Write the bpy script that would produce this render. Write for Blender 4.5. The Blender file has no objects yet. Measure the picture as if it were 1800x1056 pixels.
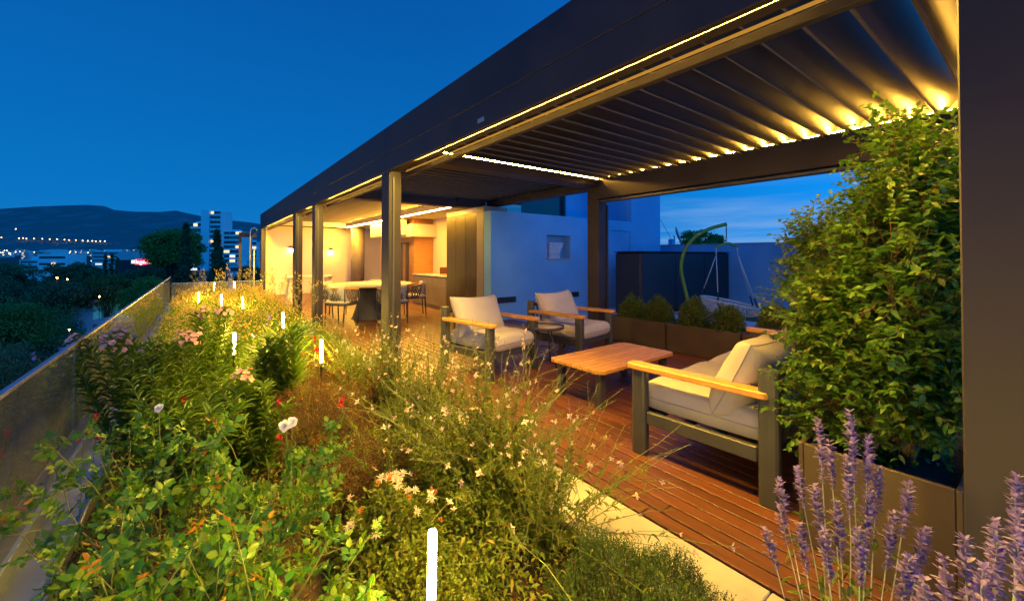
import bpy, math, random
import numpy as np
from mathutils import Vector, Matrix

# ------------------------------------------------------------------ camera, sky, exposure
SC = bpy.context.scene
COL = SC.collection
R = math.radians
EYE = 1.35
YAW = 37.27
cam_d = bpy.data.cameras.new('camera')
cam = bpy.data.objects.new('camera', cam_d)
COL.objects.link(cam)
cam.location = (0, 0, EYE)
cam.rotation_euler = (R(90.8), 0, R(-YAW))
cam_d.lens = 14.4
cam_d.sensor_width = 36
cam_d.shift_y = -0.0489
cam_d.clip_start = 0.05
cam_d.clip_end = 20000
SC.camera = cam
SC.view_settings.view_transform = 'Standard'
SC.view_settings.look = 'None'
SC.view_settings.exposure = 0.0
SC.view_settings.gamma = 1.0
SC.view_settings.use_curve_mapping = False
SC.cycles.use_denoising = True
SC.cycles.denoising_prefilter = 'NONE'
SC.cycles.max_bounces = 7
SC.cycles.diffuse_bounces = 4
SC.cycles.glossy_bounces = 3
SC.cycles.transmission_bounces = 4
SC.cycles.transparent_max_bounces = 12
SC.cycles.sample_clamp_indirect = 6.0
SC.cycles.caustics_reflective = False
SC.cycles.caustics_refractive = False

# dusk sky: sun below the horizon behind the right-hand side; deep blue, paler towards the afterglow
world = bpy.data.worlds.new('World')
SC.world = world
world.use_nodes = True
_nt = world.node_tree
_nt.nodes.clear()
def _wn(t, **kw):
    n = _nt.nodes.new(t)
    for k, v in kw.items():
        setattr(n, k, v)
    return n
w_out = _wn('ShaderNodeOutputWorld')
w_bg = _wn('ShaderNodeBackground')
w_tc = _wn('ShaderNodeTexCoord')
w_sep = _wn('ShaderNodeSeparateXYZ')
_nt.links.new(w_tc.outputs['Generated'], w_sep.inputs[0])
w_ramp = _wn('ShaderNodeValToRGB')
SKY = [(0.0, (0.010, 0.205, 0.60)), (0.10, (0.003, 0.185, 0.585)), (0.25, (0.002, 0.150, 0.52)),
       (0.5, (0.002, 0.105, 0.42)), (1.0, (0.002, 0.075, 0.33))]
cr = w_ramp.color_ramp
cr.elements[0].position = SKY[0][0]; cr.elements[0].color = (*SKY[0][1], 1)
cr.elements[1].position = SKY[-1][0]; cr.elements[1].color = (*SKY[-1][1], 1)
for p, c in SKY[1:-1]:
    e = cr.elements.new(p); e.color = (*c, 1)
_nt.links.new(w_sep.outputs[2], w_ramp.inputs[0])
# afterglow: brighter towards the set sun (azimuth of +X)
w_dot = _wn('ShaderNodeVectorMath', operation='DOT_PRODUCT')
_nt.links.new(w_tc.outputs['Generated'], w_dot.inputs[0])
w_dot.inputs[1].default_value = (0.25, -0.968, 0.0)
w_map = _wn('ShaderNodeMapRange')
w_map.interpolation_type = 'SMOOTHSTEP'
w_map.inputs[1].default_value = -0.7; w_map.inputs[2].default_value = 1.0
w_map.inputs[3].default_value = 0.94; w_map.inputs[4].default_value = 2.6
_nt.links.new(w_dot.outputs['Value'], w_map.inputs[0])
w_mul = _wn('ShaderNodeVectorMath', operation='SCALE')
_nt.links.new(w_ramp.outputs[0], w_mul.inputs[0])
_nt.links.new(w_map.outputs[0], w_mul.inputs['Scale'])
# physical twilight sky added on top (sun just under the horizon)
w_nis = _wn('ShaderNodeTexSky')
w_nis.sky_type = 'NISHITA'
w_nis.sun_disc = False
w_nis.sun_elevation = R(-2.0)
w_nis.sun_rotation = R(112)
w_nscale = _wn('ShaderNodeVectorMath', operation='MULTIPLY')
_nt.links.new(w_nis.outputs[0], w_nscale.inputs[0])
w_nscale.inputs[1].default_value = (0.001, 0.012, 0.03)
w_add = _wn('ShaderNodeVectorMath', operation='ADD')
_nt.links.new(w_mul.outputs[0], w_add.inputs[0])
_nt.links.new(w_nscale.outputs[0], w_add.inputs[1])
# thin pale cloud streaks low in the sky
w_mp = _wn('ShaderNodeMapping')
w_mp.inputs['Scale'].default_value = (2.2, 2.2, 26.0)
_nt.links.new(w_tc.outputs['Generated'], w_mp.inputs[0])
w_noise = _wn('ShaderNodeTexNoise')
w_noise.inputs['Scale'].default_value = 1.3
w_noise.inputs['Detail'].default_value = 5
_nt.links.new(w_mp.outputs[0], w_noise.inputs['Vector'])
w_cl = _wn('ShaderNodeMapRange')
w_cl.inputs[1].default_value = 0.36; w_cl.inputs[2].default_value = 0.60
_nt.links.new(w_noise.outputs['Fac'], w_cl.inputs[0])
w_low = _wn('ShaderNodeMapRange')
w_low.inputs[1].default_value = 0.17; w_low.inputs[2].default_value = 0.02
_nt.links.new(w_sep.outputs[2], w_low.inputs[0])
w_glow = _wn('ShaderNodeMapRange')
w_glow.inputs[1].default_value = 0.55; w_glow.inputs[2].default_value = 0.9
w_dot2 = _wn('ShaderNodeVectorMath', operation='DOT_PRODUCT')
_nt.links.new(w_tc.outputs['Generated'], w_dot2.inputs[0])
w_dot2.inputs[1].default_value = (0.97, 0.24, 0.0)
_nt.links.new(w_dot2.outputs['Value'], w_glow.inputs[0])
w_m1 = _wn('ShaderNodeMath', operation='MULTIPLY')
w_m2 = _wn('ShaderNodeMath', operation='MULTIPLY')
_nt.links.new(w_cl.outputs[0], w_m1.inputs[0]); _nt.links.new(w_low.outputs[0], w_m1.inputs[1])
_nt.links.new(w_m1.outputs[0], w_m2.inputs[0]); _nt.links.new(w_glow.outputs[0], w_m2.inputs[1])
w_mix = _wn('ShaderNodeMix', data_type='RGBA')
_nt.links.new(w_m2.outputs[0], w_mix.inputs['Factor'])
_nt.links.new(w_add.outputs[0], w_mix.inputs['A'])
w_mix.inputs['B'].default_value = (0.22, 0.42, 0.78, 1)
_nt.links.new(w_mix.outputs['Result'], w_bg.inputs[0])
w_bg.inputs[1].default_value = 1.0
_nt.links.new(w_bg.outputs[0], w_out.inputs[0])

WARM = (1.0, 0.49, 0.055)
random.seed(7)
RNG = np.random.default_rng(11)

# ------------------------------------------------------------------ materials
MATS = {}
def new_mat(name):
    m = bpy.data.materials.new(name)
    m.use_nodes = True
    m.node_tree.nodes.clear()
    MATS[name] = m
    nt = m.node_tree
    out = nt.nodes.new('ShaderNodeOutputMaterial')
    return m, nt, out

def pbr(name, col, col2=None, rough=0.5, metal=0.0, scale=4.0, stretch=(1, 1, 1), bump=0.0, bscale=None,
        spec=0.5, objrand=0.0, coords='Object', detail=5, coat=0.0, lo=0.35, hi=0.65):
    """principled surface with noise colour variation, grain relief and per-object variation"""
    m, nt, out = new_mat(name)
    N = nt.nodes.new
    L = nt.links.new
    b = N('ShaderNodeBsdfPrincipled')
    b.inputs['Roughness'].default_value = rough
    b.inputs['Metallic'].default_value = metal
    b.inputs['Specular IOR Level'].default_value = spec
    b.inputs['Coat Weight'].default_value = coat
    L(b.outputs[0], out.inputs[0])
    tc = N('ShaderNodeTexCoord')
    mp = N('ShaderNodeMapping')
    mp.inputs['Scale'].default_value = stretch
    L(tc.outputs[coords], mp.inputs[0])
    oi = N('ShaderNodeObjectInfo')
    if objrand:
        ad = N('ShaderNodeVectorMath'); ad.operation = 'ADD'
        sc_ = N('ShaderNodeVectorMath'); sc_.operation = 'SCALE'
        cx = N('ShaderNodeCombineXYZ')
        L(oi.outputs['Random'], cx.inputs[0]); L(oi.outputs['Random'], cx.inputs[1]); L(oi.outputs['Random'], cx.inputs[2])
        L(cx.outputs[0], sc_.inputs[0]); sc_.inputs['Scale'].default_value = 37.0
        L(mp.outputs[0], ad.inputs[0]); L(sc_.outputs[0], ad.inputs[1])
        vec = ad.outputs[0]
    else:
        vec = mp.outputs[0]
    nz = N('ShaderNodeTexNoise')
    nz.inputs['Scale'].default_value = scale
    nz.inputs['Detail'].default_value = detail
    L(vec, nz.inputs['Vector'])
    mx = N('ShaderNodeMix'); mx.data_type = 'RGBA'
    mr = N('ShaderNodeMapRange')
    mr.inputs[1].default_value = lo; mr.inputs[2].default_value = hi
    L(nz.outputs['Fac'], mr.inputs[0]); L(mr.outputs[0], mx.inputs['Factor'])
    mx.inputs['A'].default_value = (*col, 1)
    mx.inputs['B'].default_value = (*(col2 or [c * 0.8 for c in col]), 1)
    res = mx.outputs['Result']
    if objrand:
        hs = N('ShaderNodeHueSaturation')
        mr2 = N('ShaderNodeMapRange')
        mr2.inputs[3].default_value = 1 - objrand; mr2.inputs[4].default_value = 1 + objrand
        L(oi.outputs['Random'], mr2.inputs[0]); L(mr2.outputs[0], hs.inputs['Value'])
        L(res, hs.inputs['Color'])
        res = hs.outputs[0]
    L(res, b.inputs['Base Color'])
    mrr = N('ShaderNodeMapRange')
    mrr.inputs[3].default_value = max(0.02, rough - 0.08); mrr.inputs[4].default_value = min(1, rough + 0.1)
    L(nz.outputs['Fac'], mrr.inputs[0]); L(mrr.outputs[0], b.inputs['Roughness'])
    if bump:
        n2 = N('ShaderNodeTexNoise')
        n2.inputs['Scale'].default_value = bscale or scale * 6
        n2.inputs['Detail'].default_value = 4
        L(vec, n2.inputs['Vector'])
        bp = N('ShaderNodeBump')
        bp.inputs['Strength'].default_value = bump
        bp.inputs['Distance'].default_value = 0.01
        L(n2.outputs['Fac'], bp.inputs['Height'])
        L(bp.outputs[0], b.inputs['Normal'])
    return m

def leafmat(name, c0, c1, trans=0.35, rough=0.45, c2=None, objrand=0.12, gloss=0.35):
    """leaf: tint attribute picks the colour of each leaf; light passes through"""
    m, nt, out = new_mat(name)
    N = nt.nodes.new; L = nt.links.new
    at = N('ShaderNodeAttribute'); at.attribute_name = 'tint'
    rp = N('ShaderNodeValToRGB')
    rp.color_ramp.elements[0].color = (*c0, 1)
    rp.color_ramp.elements[1].color = (*(c2 or c1), 1)
    if c2:
        e = rp.color_ramp.elements.new(0.72); e.color = (*c1, 1)
    L(at.outputs['Fac'], rp.inputs[0])
    oi = N('ShaderNodeObjectInfo')
    hs = N('ShaderNodeHueSaturation')
    mr = N('ShaderNodeMapRange')
    mr.inputs[3].default_value = 1 - objrand; mr.inputs[4].default_value = 1 + objrand
    L(oi.outputs['Random'], mr.inputs[0]); L(mr.outputs[0], hs.inputs['Value'])
    L(rp.outputs[0], hs.inputs['Color'])
    b = N('ShaderNodeBsdfPrincipled')
    b.inputs['Roughness'].default_value = rough
    b.inputs['Specular IOR Level'].default_value = gloss
    L(hs.outputs[0], b.inputs['Base Color'])
    t = N('ShaderNodeBsdfTranslucent')
    hs2 = N('ShaderNodeHueSaturation')
    hs2.inputs['Saturation'].default_value = 1.1
    hs2.inputs['Value'].default_value = 1.25
    L(hs.outputs[0], hs2.inputs['Color']); L(hs2.outputs[0], t.inputs['Color'])
    mx = N('ShaderNodeMixShader'); mx.inputs[0].default_value = trans
    L(b.outputs[0], mx.inputs[1]); L(t.outputs[0], mx.inputs[2])
    L(mx.outputs[0], out.inputs[0])
    return m

def emit(name, col, strength, sampling='FRONT'):
    m, nt, out = new_mat(name)
    m.cycles.emission_sampling = sampling
    e = nt.nodes.new('ShaderNodeEmission')
    e.inputs[0].default_value = (*col, 1); e.inputs[1].default_value = strength
    nt.links.new(e.outputs[0], out.inputs[0])
    return m

def glassmat(name, tint=(0.92, 0.97, 0.94), ior=1.5, rough=0.0):
    m, nt, out = new_mat(name)
    N = nt.nodes.new; L = nt.links.new
    fr = N('ShaderNodeFresnel'); fr.inputs[0].default_value = ior
    g = N('ShaderNodeBsdfGlossy'); g.inputs['Roughness'].default_value = rough
    t = N('ShaderNodeBsdfTransparent'); t.inputs[0].default_value = (*tint, 1)
    d = N('ShaderNodeBsdfDiffuse'); d.inputs[0].default_value = (0.62, 0.62, 0.52, 1)
    mx = N('ShaderNodeMixShader'); mx2 = N('ShaderNodeMixShader')
    mx2.inputs[0].default_value = 0.09     # thin film of dust
    L(t.outputs[0], mx2.inputs[1]); L(d.outputs[0], mx2.inputs[2])
    ge = N('ShaderNodeNewGeometry'); iv = N('ShaderNodeMath'); iv.operation = 'SUBTRACT'; iv.inputs[0].default_value = 1.0
    mu = N('ShaderNodeMath'); mu.operation = 'MULTIPLY'
    L(ge.outputs['Backfacing'], iv.inputs[1]); L(fr.outputs[0], mu.inputs[0]); L(iv.outputs[0], mu.inputs[1])
    L(mu.outputs[0], mx.inputs[0]); L(mx2.outputs[0], mx.inputs[1]); L(g.outputs[0], mx.inputs[2])
    L(mx.outputs[0], out.inputs[0])
    return m

pbr('anthracite', (0.022, 0.017, 0.021), (0.034, 0.027, 0.031), rough=0.58, metal=0.0, scale=2.2, spec=0.35, bump=0.04, bscale=160)
pbr('louver_paint', (0.021, 0.018, 0.016), (0.028, 0.024, 0.021), rough=0.34, metal=0.1, scale=2, objrand=0.1)
pbr('gutter_and_lit_edge', (0.17, 0.145, 0.115), (0.14, 0.12, 0.095), rough=0.5, scale=3)  # gutter walls, and louver edges painted paler as if lit
pbr('louver_paint_lit', (0.13, 0.105, 0.075), (0.10, 0.08, 0.06), rough=0.45, scale=2, objrand=.1)  # louver paint of the dining bay, its strong light put into the colour
pbr('frame_paint', (0.045, 0.048, 0.052), (0.06, 0.062, 0.066), rough=0.45, metal=0.2, scale=3, bump=0.03, bscale=200)
pbr('deck_wood', (0.150, 0.050, 0.022), (0.070, 0.023, 0.011), rough=0.38, scale=5, stretch=(9, 0.55, 9), bump=0.25, bscale=26, objrand=0.22, detail=8, lo=0.25, hi=0.75)
pbr('deck_under', (0.012, 0.009, 0.008), rough=0.9)
pbr('teak', (0.56, 0.29, 0.060), (0.43, 0.20, 0.040), rough=0.42, scale=6, stretch=(1.2, 14, 14), bump=0.12, bscale=20, objrand=0.1, detail=7)
pbr('teak_y', (0.56, 0.29, 0.060), (0.43, 0.20, 0.040), rough=0.42, scale=6, stretch=(14, 1.2, 14), bump=0.12, bscale=20, objrand=0.1, detail=7)
pbr('cushion', (0.46, 0.44, 0.40), (0.40, 0.38, 0.35), rough=0.9, scale=3, bump=0.35, bscale=420, spec=0.15)
pbr('coping', (0.42, 0.38, 0.32), (0.32, 0.29, 0.245), rough=0.6, scale=5, bump=0.15, bscale=60, objrand=0.05)
pbr('render_dusk_blue', (0.19, 0.46, 0.70), (0.125, 0.34, 0.56), rough=0.85, scale=0.9, bump=0.35, bscale=70, detail=9, lo=.3, hi=.7)  # white render with the blue dusk light put into its colour
pbr('cream_wall', (0.70, 0.62, 0.50), (0.62, 0.55, 0.44), rough=0.85, scale=1.2, bump=0.08, bscale=90)
pbr('terrace_tile', (0.52, 0.52, 0.51), (0.42, 0.42, 0.42), rough=0.5, scale=1.5, objrand=0.06)
pbr('wood_clad', (0.46, 0.22, 0.07), (0.36, 0.16, 0.045), rough=0.5, scale=4, stretch=(1, 1, 14), detail=7)
pbr('cabinet', (0.085, 0.070, 0.040), (0.068, 0.056, 0.033), rough=0.36, metal=0.6, scale=2, stretch=(6, 6, 0.6), bump=0.03)
pbr('counter_front', (0.26, 0.22, 0.15), (0.22, 0.18, 0.12), rough=0.5, scale=3)
pbr('stone_top', (0.66, 0.62, 0.54), (0.40, 0.36, 0.30), rough=0.3, scale=7, lo=0.45, hi=0.62, detail=8)
pbr('planter_bronze', (0.085, 0.060, 0.034), (0.066, 0.047, 0.027), rough=0.5, metal=0.2, scale=4, bump=0.05, bscale=150)
pbr('soil', (0.048, 0.028, 0.016), (0.020, 0.012, 0.008), rough=0.95, scale=22, bump=1.0, bscale=70)
pbr('bark', (0.11, 0.062, 0.034), (0.055, 0.030, 0.016), rough=0.9, scale=30, bump=0.5)
pbr('zinc', (0.36, 0.40, 0.44), (0.30, 0.33, 0.37), rough=0.42, metal=0.75, scale=5, bump=0.04)
pbr('steel', (0.50, 0.50, 0.50), (0.42, 0.42, 0.42), rough=0.3, metal=0.9, scale=5)
pbr('black_plastic', (0.018, 0.018, 0.02), rough=0.5)
pbr('navy_panel', (0.016, 0.018, 0.024), (0.02, 0.023, 0.03), rough=0.6, scale=2)
pbr('dark_glass_frame', (0.03, 0.032, 0.036), rough=0.5)
pbr('lime_metal', (0.20, 0.29, 0.03), (0.16, 0.24, 0.025), rough=0.42, scale=8)
pbr('rope_pale', (0.66, 0.64, 0.60), (0.50, 0.48, 0.45), rough=0.9, scale=60, bump=0.3)
pbr('rope_dark', (0.10, 0.095, 0.088), (0.14, 0.13, 0.12), rough=0.9, scale=40, objrand=0.1)
pbr('table_stone', (0.50, 0.43, 0.31), (0.44, 0.37, 0.27), rough=0.45, scale=6)
pbr('table_base', (0.05, 0.05, 0.055), rough=0.6)
pbr('paper', (0.66, 0.66, 0.68), (0.5, 0.5, 0.54), rough=0.9, scale=12, objrand=0.14)
pbr('rug', (0.42, 0.45, 0.48), (0.36, 0.39, 0.42), rough=0.95, scale=30)
pbr('lawn', (0.03, 0.07, 0.02), (0.02, 0.05, 0.015), rough=0.95, scale=60, bump=0.5)
glassmat('rail_glass')
m, nt, out = new_mat('window_glass')
_b = nt.nodes.new('ShaderNodeBsdfPrincipled')
_b.inputs['Base Color'].default_value = (0.012, 0.016, 0.022, 1)
_b.inputs['Roughness'].default_value = 0.06
_b.inputs['Specular IOR Level'].default_value = 0.6
nt.links.new(_b.outputs[0], out.inputs[0])
emit('led', WARM, 370.0)
emit('gold_line_glow', (1.0, 0.46, 0.06), 0.5, 'NONE')  # imitates the gold light along the slot
emit('led_room', WARM, 1600.0)
emit('tube_glow', (1.0, 0.60, 0.07), 720.0)
emit('led_bed_fill', (1.0, 0.60, 0.06), 2300.0)  # for the LED added out of view to brighten the bed
emit('sconce_glow', (1.0, 0.56, 0.10), 900.0)

# ------------------------------------------------------------------ mesh helpers
CH_CACHE = {}
class MB:
    def __init__(s):
        s.v = []; s.f = []; s.m = []; s.sm = []
    def add(s, verts, faces, mi=0, smooth=False, M=None):
        o = len(s.v)
        if M is not None:
            verts = [tuple(M @ Vector(p)) for p in verts]
        s.v.extend(verts)
        for f in faces:
            s.f.append([i + o for i in f]); s.m.append(mi); s.sm.append(smooth)
        return s
    def box(s, x0, x1, y0, y1, z0, z1, b=0.0, mi=0, M=None):
        if x0 > x1: x0, x1 = x1, x0
        if y0 > y1: y0, y1 = y1, y0
        if z0 > z1: z0, z1 = z1, z0
        if b <= 0:
            v = [(x, y, z) for x in (x0, x1) for y in (y0, y1) for z in (z0, z1)]
            f = [(0, 1, 3, 2), (4, 6, 7, 5), (0, 4, 5, 1), (2, 3, 7, 6), (0, 2, 6, 4), (1, 5, 7, 3)]
            return s.add(v, f, mi, False, M)
        b = min(b, (x1 - x0) * .45, (y1 - y0) * .45, (z1 - z0) * .45)
        lo = (x0, y0, z0); hi = (x1, y1, z1)
        idx = {}; v = []
        for cx in (0, 1):
            for cy in (0, 1):
                for cz in (0, 1):
                    c = (cx, cy, cz)
                    for ax in range(3):
                        p = []
                        for k in range(3):
                            base = hi[k] if c[k] else lo[k]
                            if k != ax:
                                base += -b if c[k] else b
                            p.append(base)
                        idx[(c, ax)] = len(v); v.append(tuple(p))
        f = []
        for ax in range(3):
            o1, o2 = [(1, 2), (2, 0), (0, 1)][ax]
            for sd in (0, 1):
                q = []
                for (a_, b_) in ((0, 0), (1, 0), (1, 1), (0, 1)):
                    c = [0, 0, 0]; c[ax] = sd; c[o1] = a_; c[o2] = b_
                    q.append(idx[(tuple(c), ax)])
                f.append(q if sd else q[::-1])
        for ax in range(3):       # edges running along ax
            o1, o2 = [(1, 2), (2, 0), (0, 1)][ax]
            for a_ in (0, 1):
                for b_ in (0, 1):
                    c0 = [0, 0, 0]; c1 = [0, 0, 0]
                    c0[ax] = 0; c1[ax] = 1
                    for c in (c0, c1):
                        c[o1] = a_; c[o2] = b_
                    q = [idx[(tuple(c0), o1)], idx[(tuple(c1), o1)], idx[(tuple(c1), o2)], idx[(tuple(c0), o2)]]
                    f.append(q if (a_ ^ b_) else q[::-1])
        for cx in (0, 1):
            for cy in (0, 1):
                for cz in (0, 1):
                    c = (cx, cy, cz)
                    q = [idx[(c, 0)], idx[(c, 1)], idx[(c, 2)]]
                    f.append(q if (cx ^ cy ^ cz) else q[::-1])
        return s.add(v, f, mi, False, M)
    def tube(s, pts, rad, n=8, mi=0, smooth=True, M=None, caps=True, closed=False, squash=None):
        pts = [Vector(p) for p in pts]
        k = len(pts)
        if not hasattr(rad, '__len__'):
            rad = [rad] * k
        v = []; f = []
        prev = None
        for i, p in enumerate(pts):
            if closed:
                d = pts[(i + 1) % k] - pts[i - 1]
            else:
                d = pts[min(i + 1, k - 1)] - pts[max(i - 1, 0)]
            if d.length < 1e-9: d = Vector((0, 0, 1))
            d.normalize()
            if prev is None:
                a = d.orthogonal().normalized()
                if squash is not None:
                    a = Vector(squash[0]); a = (a - d * a.dot(d)).normalized()
            else:
                a = (prev - d * prev.dot(d))
                a = a.normalized() if a.length > 1e-6 else d.orthogonal().normalized()
            prev = a
            b = d.cross(a)
            q = squash[1] if squash is not None else 1.0
            for j in range(n):
                t = 2 * math.pi * j / n
                v.append(tuple(p + a * (math.cos(t) * rad[i]) + b * (math.sin(t) * rad[i] * q)))
        segs = k if closed else k - 1
        for i in range(segs):
            i2 = (i + 1) % k
            for j in range(n):
                f.append((i * n + j, i * n + (j + 1) % n, i2 * n + (j + 1) % n, i2 * n + j))
        if caps and not closed:
            f.append(tuple(range(n))[::-1]); f.append(tuple((k - 1) * n + j for j in range(n)))
        return s.add(v, f, mi, smooth, M)
    def lathe(s, prof, n=24, c=(0, 0, 0), mi=0, smooth=True, M=None):
        v = []; f = []
        k = len(prof)
        for (r, z) in prof:
            for j in range(n):
                t = 2 * math.pi * j / n
                v.append((c[0] + r * math.cos(t), c[1] + r * math.sin(t), c[2] + z))
        for i in range(k - 1):
            for j in range(n):
                f.append((i * n + j, i * n + (j + 1) % n, (i + 1) * n + (j + 1) % n, (i + 1) * n + j))
        f.append(tuple(range(n))[::-1]); f.append(tuple((k - 1) * n + j for j in range(n)))
        return s.add(v, f, mi, smooth, M)
    def prism(s, poly, x0, x1, axis='x', mi=0, smooth=False, M=None):
        """extrude a closed 2D polygon along an axis (x: poly=(y,z); y: poly=(x,z); z: poly=(x,y))"""
        n = len(poly); v = []
        for x in (x0, x1):
            for (a, b) in poly:
                v.append({'x': (x, a, b), 'y': (a, x, b), 'z': (a, b, x)}[axis])
        f = [tuple(range(n))[::-1], tuple(range(n, 2 * n))]
        o = len(s.v)
        fs = [(i, (i + 1) % n, n + (i + 1) % n, n + i) for i in range(n)]
        if M is not None: v = [tuple(M @ Vector(p)) for p in v]
        s.v.extend(v)
        for q in f:
            s.f.append([i + o for i in q]); s.m.append(mi); s.sm.append(False)
        for q in fs:
            s.f.append([i + o for i in q]); s.m.append(mi); s.sm.append(smooth)
        return s
    def mesh(s, name, mats):
        me = bpy.data.meshes.new(name)
        me.from_pydata(s.v, [], s.f)
        for m_ in (mats if isinstance(mats, (list, tuple)) else [mats]):
            me.materials.append(MATS[m_])
        me.polygons.foreach_set('material_index', s.m)
        me.polygons.foreach_set('use_smooth', s.sm)
        me.update()
        return me
    def build(s, name, mats, parent=None, loc=None, rz=0.0):
        return place(name, s.mesh(name, mats), parent, loc, rz)

def place(name, me, parent=None, loc=None, rz=0.0):
    o = bpy.data.objects.new(name, me)
    COL.objects.link(o)
    if parent is not None: o.parent = parent
    if loc is not None: o.location = loc
    if rz: o.rotation_euler = (0, 0, rz)
    return o

def tag(o, label=None, cat=None, group=None, kind=None):
    if label: o['label'] = label
    if cat: o['category'] = cat
    if group: o['group'] = group
    if kind: o['kind'] = kind
    return o

def thing(name, label, cat, loc=(0, 0, 0), rz=0.0, group=None):
    o = bpy.data.objects.new(name, None)
    o.empty_display_size = 0.1
    COL.objects.link(o)
    o.location = loc
    o.rotation_euler = (0, 0, rz)
    return tag(o, label, cat, group)

CHILD = {}
def copy_tree(o, parent=None):
    c = o.copy()
    COL.objects.link(c)
    c.parent = parent
    for ch in list(o.children):
        copy_tree(ch, c)
    return c

def at(u, z, H=0.0):
    """ground point seen at photograph column u at forward distance z (metres)"""
    r = (u - 900) / 720.0 * z
    s_, c_ = math.sin(R(YAW)), math.cos(R(YAW))
    return (r * c_ + z * s_, -r * s_ + z * c_, H)

def npmesh(name, V, F, mats, tint=None, mi=None, smooth=False):
    """mesh from numpy arrays; F a list of (k,3) / (k,4) index arrays"""
    me = bpy.data.meshes.new(name)
    F = [f for f in F if len(f)]
    me.vertices.add(len(V))
    me.vertices.foreach_set('co', np.ascontiguousarray(V, dtype=np.float32).ravel())
    loops = np.concatenate([f.ravel() for f in F]).astype(np.int32)
    tot = np.concatenate([np.full(len(f), f.shape[1], dtype=np.int32) for f in F])
    start = np.concatenate([[0], np.cumsum(tot)[:-1]]).astype(np.int32)
    me.loops.add(len(loops))
    me.loops.foreach_set('vertex_index', loops)
    me.polygons.add(len(tot))
    me.polygons.foreach_set('loop_start', start)
    me.polygons.foreach_set('loop_total', tot)
    for m_ in (mats if isinstance(mats, (list, tuple)) else [mats]):
        me.materials.append(MATS[m_])
    if mi is not None:
        me.polygons.foreach_set('material_index', np.asarray(mi, dtype=np.int32))
    if smooth:
        me.polygons.foreach_set('use_smooth', np.ones(len(tot), dtype=bool))
    if tint is not None:
        a = me.attributes.new('tint', 'FLOAT', 'POINT')
        a.data.foreach_set('value', np.ascontiguousarray(tint, dtype=np.float32))
    me.update(calc_edges=True)
    me.validate()
    return me
# ------------------------------------------------------------------ deck, coping, terrace floor
deck = MB().box(1.86, 5.36, -1.2, 16.45, -0.12, -0.032).build('deck', 'deck_under')
tag(deck, kind='structure')
PITCH = 0.0945
nb = 37
k = 0
rb = random.Random(3)
for i in range(nb):
    x0 = 1.862 + i * PITCH
    y = -1.2 - rb.uniform(0, 2.0)
    while y < 16.45:
        ln = rb.choice([2.4, 3.0, 3.6, 4.2])
        y0, y1 = max(y, -1.2), min(y + ln, 16.45)
        if y1 - y0 > 0.15:
            mb = MB().box(0, PITCH - 0.0105, 0, y1 - y0 - 0.004, -0.026 + rb.uniform(-.0012, .0012), rb.uniform(-.0015, .0), b=0.003)
            mb.build('deck_board', 'deck_wood', deck, (x0, y0, 0))
        y += ln
terrace = MB().box(5.37, 16.0, -6.0, 7.25, -0.14, -0.028).build('terrace_floor', 'deck_under')
tag(terrace, kind='structure')
tile = MB().box(0, 0.893, 0, 0.893, -0.02, -0.006, b=0.003).mesh('floor_tile', 'terrace_tile')
for i in range(8):
    for j in range(14):
        x0 = 5.375 + i * 0.9; y0 = -5.4 + j * 0.9
        if y0 + .893 > 7.2: continue
        place('floor_tile', tile, terrace, (x0, y0, -0.004))
lawn = MB().box(9.0, 11.9, -5.9, 4.6, -0.02, 0.012).build('lawn', 'lawn')
tag(lawn, kind='structure')

coping = MB().box(1.50, 1.858, -3.0, 16.45, -0.30, -0.045).build('coping', 'soil')
tag(coping, kind='structure')
y = -2.9
while y < 16.4:
    ln = 1.2
    MB().box(0, 0.352, 0, min(ln, 16.45 - y) - 0.004, -0.04, rb.uniform(-.006, -.004), b=0.004).build('coping_slab', 'coping', coping, (1.497, y, 0))
    y += ln

# planting bed (soil sheet with hummocks)
nx, ny = 40, 220
gx = np.linspace(-0.52, 1.51, nx); gy = np.linspace(-2.6, 16.3, ny)
GX, GY = np.meshgrid(gx, gy, indexing='ij')
GZ = -0.11 + 0.025 * np.sin(GX * 7 + 1.3 * np.sin(GY * 2.1)) * np.sin(GY * 4.3) + RNG.normal(0, 0.007, GX.shape)
V = np.stack([GX, GY, GZ], -1).reshape(-1, 3)
I = np.arange(nx * ny).reshape(nx, ny)
Q = np.stack([I[:-1, :-1], I[1:, :-1], I[1:, 1:], I[:-1, 1:]], -1).reshape(-1, 4)
bed = place('planting_bed', npmesh('planting_bed', V, [Q], 'soil', smooth=True))
tag(bed, kind='structure')
# terrace edge: slab under everything and the zinc edge strip at the foot of the glass
slab = MB().box(-0.80, 16.2, -6.5, 16.6, -1.1, -0.31).build('roof_slab', 'render_dusk_blue')
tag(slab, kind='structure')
edge = thing('edge_flashing', 'blue-grey zinc edge strip along the foot of the glass balustrade', 'flashing', (0, 0, 0))
for i in range(10):
    y0 = -2.6 + i * 1.9
    MB().box(-0.72, -0.50, y0, y0 + 1.894, -0.30, -0.085, b=0.004).build('metal_sheet', 'zinc', edge)
    MB().box(-0.502, -0.488, y0, y0 + 1.894, -0.2, -0.05, b=0.003).build('upstand', 'zinc', edge)

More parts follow.
